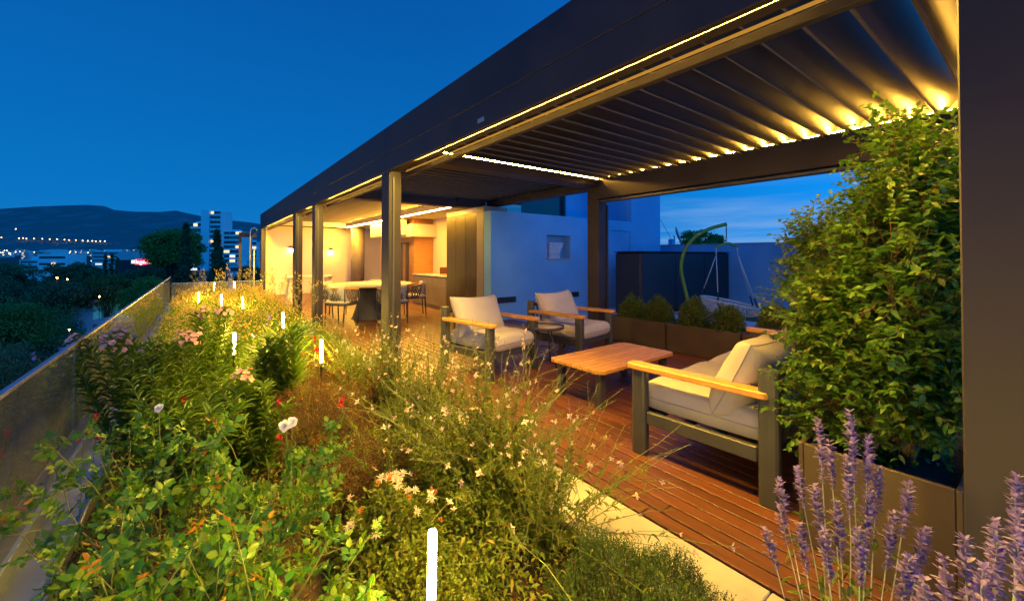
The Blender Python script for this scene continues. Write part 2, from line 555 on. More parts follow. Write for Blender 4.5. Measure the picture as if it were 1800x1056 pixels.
# ------------------------------------------------------------------ glass balustrade
rail = thing('glass_balustrade', 'frameless glass balustrade with a metal cap rail along the roof garden edge', 'balustrade', (-0.655, 0, 0))
GT = 0.775
yy = -2.3
first = True
while yy < 14.6:
    y1 = min(yy + 1.55, 14.72)
    MB().box(-0.007, 0.007, yy + 0.006, y1 - 0.006, -0.10, GT - 0.010, b=0.0015).build('glass_pane', 'rail_glass', rail)
    yy += 1.55
MB().box(-0.014, 0.014, -2.4, 14.75, GT - 0.012, GT + 0.008, b=0.003).build('cap_rail', 'zinc', rail)
MB().box(-0.03, -0.0085, -2.4, 14.75, -0.13, 0.0, b=0.003).build('base_channel', 'zinc', rail)
rail2 = thing('glass_balustrade', 'short glass balustrade closing the far end of the garden bed', 'balustrade', (0, 14.78, 0))
for i in range(2):
    MB().box(-0.63 + i * 1.1, 0.462 + i * 1.1, -0.007, 0.007, -0.1, .588, b=0.0015).build('glass_pane', 'rail_glass', rail2)
MB().box(-0.63, 1.57, -0.012, 0.012, .585, .60, b=0.003).build('cap_rail', 'zinc', rail2)

# ------------------------------------------------------------------ pergola
XF, XB = 1.66, 5.143
TOP = 2.80
pg = thing('pergola', 'long dark louvered-roof pergola over the wooden deck', 'pergola', (XF, 0, 0))
def strip(x0, x1, y0, y1, z0, z1, faces, seg=0.6):
    """LED profile in short lengths; only the listed faces (0 -x, 1 +x, 2 -y, 3 +y, 4 -z, 5 +z) give light"""
    mb = MB()
    along_y = (y1 - y0) > (x1 - x0)
    n = max(1, int(round(((y1 - y0) if along_y else (x1 - x0)) / seg)))
    for i in range(n):
        a, b = i / n, (i + 1) / n
        k = len(mb.m)
        if along_y: mb.box(x0, x1, y0 + (y1 - y0) * a, y0 + (y1 - y0) * b, z0, z1)
        else: mb.box(x0 + (x1 - x0) * a, x0 + (x1 - x0) * b, y0, y1, z0, z1)
        for q in faces: mb.m[k + q] = 1
    return mb
def P(mb, name, mats='anthracite', parent=None):
    o = mb.build(name, mats, parent or pg)
    o.location = (-XF, 0, 0) if (parent is None) else (0, 0, 0)
    return o
# front posts (outer post plus slim screen guide on its near side)
def front_post(y0, y1):
    p = P(MB().box(XF + .001, XF + 0.145, y0, y1, -0.004, 2.298, b=0.004), 'post')
    P(MB().box(XF + .040, XF + .062, y0 - 0.016, y0 - .001, 0.0, 2.23, b=0.002), 'screen_guide', 'frame_paint', p)
front_post(-0.075, 0.150)
for (y0, y1) in ((4.44, 4.67), (8.12, 8.36), (10.04, 10.36), (16.45, 16.72)):
    front_post(y0, y1)
# back posts
for (y0, y1) in ((-0.075, 0.15), (4.44, 4.68)):
    p = P(MB().box(XB, XB + 0.15, y0, y1, -0.004, 2.275, b=0.004), 'post')
    P(MB().box(XB + 0.155, XB + .22, y0 + .02, y0 + .11, 0, 2.272, b=0.003), 'screen_guide', 'black_plastic', p)
    P(MB().box(XB + 0.224, XB + .25, y0 + .0, y0 + .05, 0, 2.2, b=0.003), 'guide_rail', 'anthracite', p)
# front fascia in lengths, with the screen box slot and bar beneath
for (y0, y1) in ((-0.075, 4.555), (4.558, 8.24), (8.243, 10.2), (10.203, 16.72)):
    f = P(MB().box(XF, XF + 0.04, y0, y1, 2.300, 2.498, b=0.003).box(XF, XF + .04, y0, y1, 2.501, TOP, b=.003), 'front_beam')
    P(MB().box(XF + 0.041, XF + 0.20, y0 + .002, y1 - .002, 2.590, TOP - .01, b=0.003), 'beam_top', 'anthracite', f)
    P(MB().box(XF + 0.135, XF + 0.20, y0 + .002, y1 - .002, 2.345, 2.585, b=0.003), 'inner_gutter', 'anthracite', f)
for (y0, y1) in ((0.168, 4.422), (4.675, 8.10), (8.365, 10.02), (10.365, 16.43)):
    b = P(MB().box(XF + 0.190, XF + 0.232, y0, y1, 2.252, 2.298, b=0.004), 'screen_bar', 'anthracite')
    P(strip(XF + 0.108, XF + 0.120, y0 + .42, y1 - .42, 2.362, 2.373, (4, 0)), 'slot_fill_light', ['black_plastic', 'led_bed_fill'], b)  # added LED, hidden in the slot to light the planting bed
    P(MB().box(XF + 0.186, XF + 0.189, y0 + .01, y1 - .01, 2.302, 2.318), 'slot_glow', 'gold_line_glow', b)  # glowing strip stands in for gold light falling on the slot edge
    P(MB().box(XF + 0.122, XF + 0.127, y0, y1, 2.344, 2.588), 'slot_shield', 'black_plastic', b)  # added shield, keeps the slot LED off the gutter and bar
# back beam
f = P(MB().box(XB, XB + 0.18, -0.075, 4.68, 2.277, 2.585, b=0.004), 'back_beam')
P(MB().box(XB + 0.10, XB + 0.18, -0.075, 4.68, 2.587, TOP, b=0.003), 'gutter_wall', 'gutter_and_lit_edge', f)
P(MB().box(XB - 0.006, XB + 0.010, 0.165, 4.42, 2.575, 2.606, b=0.003), 'ledge_lip', 'frame_paint', f)
P(MB().box(XB + 0.04, XB + 0.16, 0.16, 4.43, 2.226, 2.262, b=0.004), 'screen_bar', 'frame_paint')
f = P(MB().box(XB, XB + 0.18, 4.683, 7.72, 2.45, 2.585, b=0.004), 'back_beam')
P(MB().box(XB + 0.10, XB + 0.18, 4.683, 7.72, 2.587, TOP, b=0.003), 'gutter_wall', 'anthracite', f)
# cross beams
def cross(y0, y1, zb, x1=XB - .002, ledge=None):
    f = P(MB().box(XF + 0.204, x1, y0, y1, zb, 2.585, b=0.004), 'cross_beam')
    ym = (y0 + y1) / 2
    P(MB().box(XF + 0.204, x1, ym - .05, ym + .05, 2.588, TOP, b=0.003), 'gutter_wall', 'gutter_and_lit_edge', f)
    return f
f_near = cross(-0.073, 0.148, 2.47)
f_near.children[0].data.materials[0] = MATS['frame_paint']
P(MB().box(XF - .003, XF - .0005, 2.52, 2.61, 2.35, 2.382, b=.001), 'maker_plate', 'zinc')
cross(4.44, 4.68, 2.47)
f_mid = cross(7.78, 8.02, 2.42, 4.425)
cross(16.46, 16.7, 2.42, 5.2)
P(MB().box(4.43, XB, 7.74, 8.02, 2.42, 2.585, b=0.004), 'cross_beam')
P(MB().box(4.43, XB + .1, 7.74, 8.02, 2.588, TOP, b=0.004), 'gutter_wall')
P(MB().box(4.43, 6.4, 8.03, 16.44, 2.63, 2.75, b=0.004), 'roof_deck')
# louvers: curved aerofoil blades
def blade_profile(tilt, w=0.232, th=0.020, curl=0.045):
    up, lo = [], []
    n = 13
    for i in range(n):
        t = i / (n - 1)
        y = (0.5 - t) * w
        z = curl * (t ** 1.7)
        h = th * (0.35 + 0.65 * math.sin(math.pi * min(1, t * 1.05)))
        lo.append((y, z)); up.append((y + 0.004, z + h + 0.004))
    y_, z_ = lo[0]
    lo = [(y_ + .009, z_ + .012), (y_ + .009, z_ - .020), (y_ - .001, z_ - .020), (y_ - .001, z_)] + lo[1:]
    poly = lo + up[::-1]
    c, s = math.cos(tilt), math.sin(tilt)
    return [(a * c - b * s, a * s + b * c) for a, b in poly]
def bay(y0, y1, tilt, x0, x1, zc, n, paint):
    g = bpy.data.objects.new('louver_roof', None); COL.objects.link(g); g.parent = pg; g.location = (-XF, 0, 0)
    pol = blade_profile(tilt)
    mb_ = MB().prism(pol, x0, x1, 'x', smooth=False)
    for q_ in (2, 3, 4):
        mb_.m[q_] = 1  # lower edges paler: the strip light catching them is put into the paint
    me = mb_.mesh('louver', [paint, 'gutter_and_lit_edge'])
    pitch = (y1 - y0) / n
    for i in range(n):
        o = place('louver', me, g, (0, y0 + (i + .5) * pitch, zc))
    return g
bay1 = bay(0.19, 4.29, R(-41), XF + 0.21, XB + 0.085, 2.66, 20, 'louver_paint')
bay2 = bay(4.66, 7.80, R(-14), XF + 0.21, XB + 0.085, 2.655, 16, 'louver_paint')
bay3 = bay(8.02, 16.40, R(-8), XF + 0.21, 4.44, 2.63, 41, 'louver_paint_lit')
# LED strips on the ledges of the first bay
led_me = MB()
def led(x0, x1, y0, y1, z0, z1, faces, mat='led'):
    return P(strip(x0, x1, y0, y1, z0, z1, faces), 'led_strip', ['black_plastic', mat])
led(XB + 0.028, XB + 0.050, 0.20, 4.40, 2.602, 2.622, (5, 0))
led(XF + 0.26, XB - 0.03, 4.418, 4.432, 2.589, 2.603, (5, 2))
led(XF + 0.26, XB - 0.06, 0.104, 0.118, 2.592, 2.606, (5,))
led(XF + 0.26, XB - 0.06, 0.150, 0.164, 2.500, 2.514, (4, 3))
led(XF + 0.202, XF + 0.216, 0.20, 4.0, 2.44, 2.454, (4, 1))  # assumed strip, hidden behind the front beam and set low to light the deck
P(MB().box(XF + .2015, XF + .250, 0.17, 4.03, 2.457, 2.462).box(XF + .246, XF + .250, .17, 4.03, 2.4440, 2.4568), 'strip_shield', 'frame_paint')  # shields added at both strips to keep their light off the louvers
P(MB().box(XF + .25, XB - .05, 0.1485, 0.200, 2.517, 2.522).box(XF + .25, XB - .05, .196, .200, 2.5000, 2.5168), 'strip_shield', 'frame_paint')
# near lit inner face of the cross beams (gold light shelf)
P(MB().box(XF + .22, XB - .02, 4.400, 4.438, 2.56, 2.586, b=.002), 'ledge_lip', 'frame_paint')
# dining bay: soffit with its LED line
sof = P(MB().box(4.43, 6.4, 8.03, 16.44, 2.425, 2.62, b=0.004), 'soffit', 'cream_wall')
led(4.416, 4.427, 8.03, 16.2, 2.426, 2.437, (4, 0), 'led_room')
# frame with hoop pipe beyond the far end
fr = thing('access_ladder', 'dark steel frame with a pale hooped pipe past the far end of the pergola', 'ladder', (1.35, 17.2, 0))
MB().box(-0.28, -0.20, 0, 0.08, -.3, 2.1, b=.004).build('side_rail', 'anthracite', fr)
MB().box(-0.28, 0.25, 0.002, 0.078, 2.02, 2.18, b=.004).build('top_rail', 'anthracite', fr)
MB().tube([(0.05, -.1, -.3), (0.05, -.1, 2.2), (0.08, -.1, 2.31), (0.16, -.1, 2.36), (0.24, -.1, 2.31), (0.26, -.1, 2.2)], 0.03, 8).build('hoop_pipe', 'steel', fr)
MB().tube([(0.17, -.1, -.3), (0.17, -.1, 1.6)], 0.025, 8).build('pipe', 'cream_wall', fr)

# ------------------------------------------------------------------ house
house = thing('house', 'modern white rendered house beside the deck, its white walls painted with dusk blue', 'house', (4.8, 7.03, 0))
def H(mb, name, mats, parent=None):
    o = mb.build(name, mats, parent or house)
    if parent is None: o.location = (-4.8, -7.03, 0)
    return o
def holed_wall(x0, x1, y0, y1, z0, z1, holes):
    xs = sorted({x0, x1, *[h[0] for h in holes], *[h[1] for h in holes]})
    zs = sorted({z0, z1, *[h[2] for h in holes], *[h[3] for h in holes]})
    mb = MB()
    for a, b in zip(xs, xs[1:]):
        run = None
        for c, d in zip(zs, zs[1:]):
            cx, cz = (a + b) / 2, (c + d) / 2
            if any(h[0] < cx < h[1] and h[2] < cz < h[3] for h in holes):
                continue
            mb.box(a, b, y0, y1, c, d)
    return mb
NX0, NX1 = 6.36, 7.13
H(holed_wall(4.80, 9.51, 7.03, 7.29, -0.3, 2.30, [(NX0, NX1, 1.30, 1.84), (8.66, 9.45, -0.3, 2.03)]), 'lower_wall', 'render_dusk_blue')
H(MB().box(4.80, 9.51, 7.292, 8.39, 2.12, 2.285), 'roof_terrace', 'render_dusk_blue')
H(MB().box(9.513, 10.9, 7.03, 9.6, -0.3, 4.3), 'stair_tower', 'render_dusk_blue')
H(MB().box(NX0 - .02, NX1 + .02, 7.292, 7.30, 1.28, 1.86), 'niche_back', 'render_dusk_blue')
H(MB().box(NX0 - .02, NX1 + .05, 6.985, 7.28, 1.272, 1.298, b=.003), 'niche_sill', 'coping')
dr = H(MB().box(8.666, 9.444, 7.048, 7.09, -0.02, 2.024, b=.002), 'door', 'render_dusk_blue')
hd = MB().tube([(8.74, 7.045, 1.02), (8.74, 7.0, 1.02), (8.86, 6.995, 1.02)], 0.011, 6)
hd.tube([(8.74, 7.046, 0.93), (8.74, 7.03, 0.93)], .014, 8)
H(hd, 'door_handle', 'steel', dr)
# set-back upper storey: panels and dark glazing
H(MB().box(8.34, 9.55, 8.40, 8.62, 2.287, 4.2), 'upper_wall', 'render_dusk_blue')
H(MB().box(5.5, 9.5, 8.46, 8.62, 3.5, 4.2), 'upper_lintel', 'render_dusk_blue')
for (a, b) in ((5.45, 6.50), (6.56, 8.33), (9.56, 11.2)):
    w = H(MB().box(a, b, 8.46, 8.49, 2.29, 3.49), 'window', 'window_glass')
    H(MB().box(b - 0.05, b + .055, 8.44, 8.455, 2.29, 3.49, b=.003), 'window_frame', 'dark_glass_frame', w)
# power sockets on the blue wall
for (nm, x, n_, lab) in (('socket_panel', 4.95, 4, 'row of four black outdoor sockets low on the blue wall'),
                        ('socket_panel', 7.15, 2, 'pair of black outdoor sockets behind the farther armchair')):
    sp = thing(nm, lab, 'socket', (x, 7.027, 0.36))
    for i in range(n_):
        MB().box(i * .125, i * .125 + .115, -0.028, 0, 0, 0.12, b=.004).build('socket', 'black_plastic', sp)
# room behind the dining table
H(MB().box(1.82, 7.6, 16.74, 16.9, -0.1, 2.9), 'far_wall', 'cream_wall')
H(MB().box(1.87, 5.0, 16.30, 16.45, 2.43, 2.60, b=.004), 'far_soffit', 'cream_wall')
H(MB().box(5.45, 5.6, 8.0, 13.6, -0.1, 2.424), 'back_wall', 'cream_wall')
H(MB().box(7.5, 7.6, 13.7, 16.73, -0.1, 2.9), 'side_wall', 'cream_wall')
H(MB().box(4.85, 5.445, 11.0, 13.7, -0.02, 2.424), 'timber_block', 'wood_clad')
H(MB().box(5.37, 7.6, 8.1, 16.7, -0.13, -0.012), 'room_floor', 'terrace_tile')
dk = H(MB().box(4.832, 4.846, 11.35, 12.1, 0, 1.75), 'inner_door', 'dark_glass_frame')
H(MB().box(4.826, 4.831, 11.55, 11.75, 0.05, 1.7), 'door_panel', 'wood_clad', dk)
H(MB().lathe([(0.24, 0), (0.24, 2.43)], 28, (4.75, 15.9, 0)), 'round_column', 'counter_front')
hood = thing('range_hood', 'boxy cream extractor hood over the timber wall', 'hood', (4.7, 10.8, 1.9))
MB().box(0, 0.75, 0, 1.1, 0, 0.36, b=.005).build('hood_box', 'cream_wall', hood)
MB().box(-.2, -.005, .35, 2.9, 0.06, 0.5, b=.005).build('duct', 'cream_wall', hood)
# tall cabinet
cb = thing('tall_cabinet', 'tall bronze metal cabinet with three doors facing the dining table', 'cabinet', (4.80, 7.30, 0))
MB().box(0.02, 0.62, 0.0, 1.66, 0, 2.42).build('carcass', 'counter_front', cb)
MB().box(-0.004, 0.018, 0.0, 0.275, 0, 2.42, b=.002).build('end_panel', 'counter_front', cb)
for i in range(3):
    MB().box(-0.006, 0.016, 0.28 + i * .457, 0.28 + i * .457 + .444, 0.06, 2.30, b=.003).build('cabinet_door', 'cabinet', cb)
MB().box(-0.002, 0.016, 0.28, 1.66, 2.306, 2.42).build('top_panel', 'cream_wall', cb)
kc = thing('kitchen_counter', 'low bronze kitchen counter with pale top between cabinet and timber wall', 'counter', (4.81, 8.98, 0))
MB().box(0.02, 0.6, 0, 2.0, 0.0, 0.82).build('carcass', 'counter_front', kc)
for i in range(2):
    MB().box(0, 0.018, 0.005 + i * 1.0, 0.995 + i * 1.0, 0.08, 0.815 if i else 0.55, b=.003).build('counter_door', 'counter_front', kc)
MB().box(0, 0.018, 0.005, 0.995, 0.556, 0.815, b=.003).build('drawer', 'counter_front', kc)
MB().box(-0.01, 0.63, 0, 2.01, 0.822, 0.85, b=.003).build('counter_top', 'stone_top', kc)
ps = thing('sink_screen', 'reddish timber sink surround standing on the kitchen counter', 'sink', (5.1, 9.05, 0.85))
MB().box(0, 0.3, 0, .85, 0, .02, b=.002).build('base', 'wood_clad', ps)
MB().box(0.27, 0.3, 0, .85, .022, .2, b=.002).build('back_panel', 'deck_wood', ps)
MB().box(0, 0.265, .83, .85, .022, .2, b=.002).build('side_panel', 'deck_wood', ps)
MB().tube([(.18, .4, .02), (.18, .4, .14), (.12, .4, .16), (.08, .4, .14)], .01, 6).build('tap', 'steel', ps)
# sconces
def sconce(loc, label, face):
    s_ = thing('wall_sconce', label, 'wall lamp', loc, 0, 'wall lamps in the dining room')
    a = face
    MB().box(-.09 if a == 'x' else -.05, 0 if a == 'x' else .05, -.05 if a == 'x' else -.09, .05 if a == 'x' else 0, 0, .10, b=.004).build('lamp_body', 'cabinet', s_)
    MB().box(-.075 if a == 'x' else -.035, -.015 if a == 'x' else .035, -.035 if a == 'x' else -.075, .035 if a == 'x' else -.015, -.012, -.002).build('lamp_glow', 'sconce_glow', s_)
sconce((5.448, 9.62, 1.58), 'small down-light on the cream wall above the kitchen counter', 'x')
sconce((2.62, 16.738, 1.62), 'small down-light glowing on the far cream wall, left of the round column', 'y')
sconce((3.98, 16.738, 1.55), 'small down-light on the far cream wall nearest the round column', 'y')
# perimeter walls
pw = thing('perimeter_wall', 'long rendered garden wall with dusk blue in its colour behind the hanging chair', 'wall', (12.1, 0, 0))
MB().box(0, 0.2, -6.0, 9.5, -0.3, 1.69, b=.01).build('wall_body', 'render_dusk_blue', pw)
MB().box(-.015, 0.215, -6.0, 9.5, 1.692, 1.72, b=.006).build('wall_cap', 'coping', pw)
dp = thing('storage_box', 'dark navy storage cupboard with rounded top corners beside the house', 'cupboard', (7.86, 5.55, 0))
MB().box(0, 4.16, 0, 0.75, -0.01, 1.44, b=.05).build('cupboard_body', 'navy_panel', dp)
MB().box(-.01, 4.17, -.012, 0.76, 1.442, 1.462, b=.006).build('lid', 'navy_panel', dp)
for i in range(3):
    MB().box(1.36 * i + .03, 1.36 * (i + 1), -0.014, -0.002, 0.03, 1.40, b=.003).build('cupboard_door', 'navy_panel', dp)
# ------------------------------------------------------------------ furniture
PIPE = {}
pbr('cushion_pipe', (0.36, 0.34, 0.31), (0.32, 0.30, 0.27), rough=.9, scale=30)
def cushion_mesh(name, w, d, h, k=8.0, q=0.30, ear=0.0, n=18, dip=0.0, seed=0, wr=0.006):
    """soft cushion: w x d footprint, h thick; k squareness, q edge roundness, ear pinched corners, dip sag of one edge"""
    rg = np.random.default_rng(seed)
    xs = np.sin(np.linspace(-1, 1, n) * math.pi / 2)
    X, Y = np.meshgrid(xs, xs, indexing='ij')
    prof = np.clip((1 - np.abs(X) ** k) * (1 - np.abs(Y) ** k), 0, 1) ** q
    XX = X * (1 - ear * (1 - Y ** 2) * np.abs(X) ** 2)
    YY = Y * (1 - ear * (1 - X ** 2) * np.abs(Y) ** 2)
    YY = YY - dip * (1 - X ** 2) * np.clip(YY, 0, 1) ** 2
    wob = wr * (np.sin(X * 5 + seed) * np.cos(Y * 4.2 + seed * 2) + 0.6 * np.sin(X * 11 + Y * 9 + seed))
    top = np.stack([XX * w / 2, YY * d / 2, prof * h / 2 + wob * prof], -1)
    bot = np.stack([XX * w / 2, YY * d / 2, -prof * h / 2 + wob * prof * .5], -1)
    V = np.concatenate([top.reshape(-1, 3), bot.reshape(-1, 3)])
    I = np.arange(n * n).reshape(n, n)
    Q = np.stack([I[:-1, :-1], I[1:, :-1], I[1:, 1:], I[:-1, 1:]], -1).reshape(-1, 4)
    me = npmesh(name, V, [Q, Q[:, ::-1] + n * n], 'cushion', smooth=True)
    ring = [tuple(top[i, 0]) for i in range(n)] + [tuple(top[n - 1, j]) for j in range(1, n)] + [tuple(top[i, n - 1]) for i in range(n - 2, -1, -1)] + [tuple(top[0, j]) for j in range(n - 2, 0, -1)]
    PIPE[me.name] = MB().tube(ring, .0045, 6, closed=True).mesh('piping', 'cushion_pipe')
    return me

def rounded_slab(mb, w, l, z0, z1, r, n=5, M=None, mi=0):
    """flat slab with rounded plan corners, centred"""
    pts = []
    for (cx, cy, a0) in ((w / 2 - r, l / 2 - r, 0), (-w / 2 + r, l / 2 - r, 90), (-w / 2 + r, -l / 2 + r, 180), (w / 2 - r, -l / 2 + r, 270)):
        for i in range(n):
            a = R(a0 + 90 * i / (n - 1))
            pts.append((cx + r * math.cos(a), cy + r * math.sin(a)))
    b = min(.006, (z1 - z0) * .3)
    k = len(pts)
    ins = [(x * (1 - 2 * b / w), y * (1 - 2 * b / l)) for x, y in pts]
    v = [(x, y, z0) for x, y in ins] + [(x, y, z0 + b) for x, y in pts] + [(x, y, z1 - b) for x, y in pts] + [(x, y, z1) for x, y in ins]
    f = [tuple(range(k))[::-1], tuple(range(3 * k, 4 * k))]
    for s_ in range(3):
        for i in range(k):
            f.append((s_ * k + i, s_ * k + (i + 1) % k, (s_ + 1) * k + (i + 1) % k, (s_ + 1) * k + i))
    return mb.add(v, f, mi, False, M)

def oval_post(h, a=.055, b=.036, n=14):
    mb = MB()
    ring = [(a * math.copysign(abs(math.cos(t)) ** .6, math.cos(t)), b * math.copysign(abs(math.sin(t)) ** .6, math.sin(t))) for t in [2 * math.pi * i / n for i in range(n)]]
    v = []; f = []
    lev = [(0.0, .93), (0.006, 1), (h - .006, 1), (h, .93)]
    for z, s_ in lev:
        v += [(x * s_, y * s_, z) for x, y in ring]
    for L_ in range(3):
        for i in range(n):
            f.append((L_ * n + i, L_ * n + (i + 1) % n, (L_ + 1) * n + (i + 1) % n, (L_ + 1) * n + i))
    f.append(tuple(range(n))[::-1]); f.append(tuple(3 * n + i for i in range(n)))
    return mb.add(v, f)

def lounge_seat(name, label, cat, loc, rz, W, nseat, nback, group=None, seed=0):
    """faces local +y; W outer width; D .84 deep"""
    t = thing(name, label, cat, loc, rz, group)
    D = 0.92; y_f, y_r = D / 2 - .07, -D / 2 + .055
    xs = W / 2 - .045
    for sx in (-1, 1):
        oval_post(.572, .036, .055).build('leg', 'frame_paint', t, (sx * xs, y_f, 0))
        oval_post(.735, .036, .055).build('leg', 'frame_paint', t, (sx * xs, y_r, 0))
        arm = MB(); rounded_slab(arm, .105, D - .03, .574, .612, .04)
        o = arm.build('armrest', 'teak_y', t, (sx * xs + (-.0), .005, 0))
        # the armrest is notched round the taller rear post: shift forward so that its back end butts the post
        o.location.y = .03
        MB().box(sx * xs - .02, sx * xs + .02, y_r + .058, y_f - .058, .215, .30, b=.006).build('side_rail', 'frame_paint', t)
    MB().box(-xs + .022, xs - .022, y_f - .02, y_f + .02, .225, .295, b=.006).build('front_rail', 'frame_paint', t)
    MB().box(-xs + .022, xs - .022, y_r - .015, y_r + .02, .215, .30, b=.006).build('rear_rail', 'frame_paint', t)
    MB().box(-xs + .03, xs - .03, y_r - .012, y_r + .012, .655, .70, b=.006).build('top_rail', 'frame_paint', t)
    mb = MB()
    for i in range(4):
        yy_ = y_r + .1 + i * (y_f - y_r - .2) / 3
        mb.box(-xs + .022, xs - .022, yy_ - .03, yy_ + .03, .262, .280)
    mb.build('seat_slat', 'frame_paint', t)
    n_str = int((2 * xs - .1) / .075)
    sm = MB().box(-.014, .014, -.003, .003, .302, .652).mesh('back_strap', 'rope_dark')
    for i in range(n_str):
        place('back_strap', sm, t, (-xs + .08 + i * (2 * xs - .16) / max(1, n_str - 1), y_r - .017, 0))
    wi = (2 * xs - .09) / nseat
    for i in range(nseat):
        cm = cushion_mesh('seat_cushion', wi - .008, D - .10, .19, 10, .22, seed=seed + i, wr=.005)
        o = place('seat_cushion', cm, t, (-xs + .045 + wi * (i + .5), .03, .375))
        place('piping', PIPE[cm.name], o)
    wb = (2 * xs - .06) / nback
    for i in range(nback):
        cm = cushion_mesh('back_cushion', wb * 1.06, .50, .24, 4.5, .42, ear=.07, dip=.09, seed=seed + 7 + i, wr=.008)
        o = place('back_cushion', cm, t, (-xs + .03 + wb * (i + .5), y_r + .20, .622))
        o.rotation_euler = (R(116), R(random.uniform(-3.5, 3.5)), R(random.uniform(-4, 4)))
        place('piping', PIPE[cm.name], o)
    return t

lounge_seat('armchair', 'cream-cushioned armchair with teak armrests, the one nearer the dining table', 'armchair', (2.80, 4.13, 0), R(180 + 9.5), .82, 1, 1, 'armchairs facing the sofa', 1)
lounge_seat('armchair', 'cream-cushioned armchair with teak armrests, right beside the back pergola post', 'armchair', (4.07, 4.02, 0), R(180 + 10), .82, 1, 1, 'armchairs facing the sofa', 4)
lounge_seat('sofa', 'long cream-cushioned sofa with teak armrests in front of the tall shrub', 'sofa', (3.50, 1.39, 0), R(3.0), 2.20, 2, 3, None, 11)

# coffee table
ct = thing('coffee_table', 'low rectangular teak slatted coffee table in front of the sofa', 'coffee table', (3.34, 2.69, 0), R(1.5))
TW, TL, TZ = 1.20, 0.66, .35
nsl = 9
sw = TL / nsl
for i in range(nsl):
    y0 = -TL / 2 + i * sw
    ins = 0.0
    if i in (0, nsl - 1): ins = .06
    if ins:
        s0 = -1 if i == 0 else 1
        yo, yi = (y0 + .002, y0 + sw - .0055) if i == 0 else (y0 + sw - .002, y0 + .0055)
        poly = [(-TW / 2, yi), (-TW / 2 + .008, (yo + yi) / 2), (-TW / 2 + .05, yo), (TW / 2 - .05, yo), (TW / 2 - .008, (yo + yi) / 2), (TW / 2, yi)]
        if i == nsl - 1: poly = poly[::-1]
        MB().prism(poly, TZ - .028, TZ, 'z').build('table_slat', 'teak', ct)
    else:
        MB().box(-TW / 2, TW / 2, y0 + .0055, y0 + sw - .0055, TZ - .028, TZ, b=.003).build('table_slat', 'teak', ct)
for sx in (-1, 1):
    for sy in (-1, 1):
        oval_post(TZ - .03, .045, .032).build('leg', 'frame_paint', ct, (sx * (TW / 2 - .10), sy * (TL / 2 - .09), 0))
    MB().box(sx * (TW / 2 - .10) - .02, sx * (TW / 2 - .10) + .02, -TL / 2 + .1, TL / 2 - .1, TZ - .07, TZ - .03).build('cross_rail', 'frame_paint', ct)

# round side table
stb = thing('side_table', 'small round dark metal side table between the two armchairs', 'side table', (3.42, 3.80, 0))
MB().lathe([(.215, .455), (.225, .458), (.225, .49), (.217, .492), (.217, .472), (.0, .47)], 32).build('tray_top', 'frame_paint', stb)
MB().lathe([(.210, .473), (.210, .478), (.0, .479)], 32).build('tray_inlay', 'table_stone', stb)
for a in (30, 150, 270):
    c_, s_ = math.cos(R(a)), math.sin(R(a))
    MB().tube([(.09 * c_, .09 * s_, .455), (.19 * c_, .19 * s_, .0)], .011, 8).build('leg', 'frame_paint', stb)
MB().tube([(.145 * math.cos(R(x)), .145 * math.sin(R(x)), .2) for x in range(0, 360, 20)], .006, 6, closed=True).build('ring_brace', 'frame_paint', stb)

# ------------------------------------------------------------------ dining set
dt = thing('dining_table', 'round pale-topped dining table on a dark drum pedestal', 'dining table', (3.0, 9.05, 0))
MB().lathe([(.80, .705), (.86, .715), (.88, .735), (.87, .75), (.0, .752)], 48).build('table_top', 'table_stone', dt)
MB().lathe([(.42, .0), (.40, .02), (.27, .40), (.30, .70)], 32).build('pedestal', 'table_base', dt)

def dining_chair(label, loc, rz):
    t = thing('dining_chair', label, 'dining chair', loc, rz, 'chairs round the dining table')
    # faces +y
    for sx in (-1, 1):
        MB().tube([(sx * .22, .20, 0), (sx * .245, .20, .45), (sx * .275, .16, .66)], [.011, .015, .013], 8).build('leg', 'frame_paint', t)
        MB().tube([(sx * .20, -.23, 0), (sx * .21, -.20, .45), (sx * .215, -.205, .72)], [.011, .015, .012], 8).build('leg', 'frame_paint', t)
    mb = MB(); rounded_slab(mb, .50, .48, .40, .425, .12); mb.build('seat', 'frame_paint', t)
    rim = []
    low = []
    for i in range(17):
        a = R(180 + 205 * i / 16 - 12)
        z = .70 + .03 * math.sin(math.pi * i / 16)
        rim.append((.285 * math.cos(a), .29 * math.sin(a) + .06, z))
        low.append((.25 * math.cos(a), .25 * math.sin(a) + .06, .43))
    MB().tube(rim, .016, 8).build('top_rail', 'teak', t)
    MB().tube(low, .012, 8).build('lower_rail', 'frame_paint', t)
    mid = [tuple((Vector(a) * .5 + Vector(b) * .5)) for a, b in zip(rim, low)]
    mb = MB()
    for i in range(0, 16):
        mb.tube([rim[i], mid[min(16, i + 1)], low[i]], .010, 5)
        mb.tube([rim[i + 1], mid[i], low[i + 1]], .010, 5)
    mb.tube(mid, .010, 5)
    mb.build('woven_back', 'rope_dark', t)
    place('seat_cushion', CHM, t, (0, .0, .455))
    o = place('back_cushion', CHB, t, (0, -.15, .63)); o.rotation_euler = (R(105), 0, 0)
    return t
CHM = cushion_mesh('seat_cushion', .46, .44, .08, 6, .3, seed=3, n=12)
CHB = cushion_mesh('back_cushion', .42, .30, .12, 4, .4, ear=.05, seed=5, n=12)
for (dx, dy, lab) in ((-.78, -.62, 'woven rope dining chair at the left front of the round table'),
                      (.10, -1.02, 'woven rope dining chair half hidden behind the thick pergola post'),
                      (.90, -.25, 'woven rope dining chair right of the post, beside the kitchen counter'),
                      (-.62, .80, 'dining chair on the far side of the round table, its cushion showing over the top'),
                      (.45, .92, 'farthest dining chair behind the round table near the timber wall')):
    dining_chair(lab, (3.0 + dx, 9.05 + dy, 0), math.atan2(-dy, -dx) - math.pi / 2)
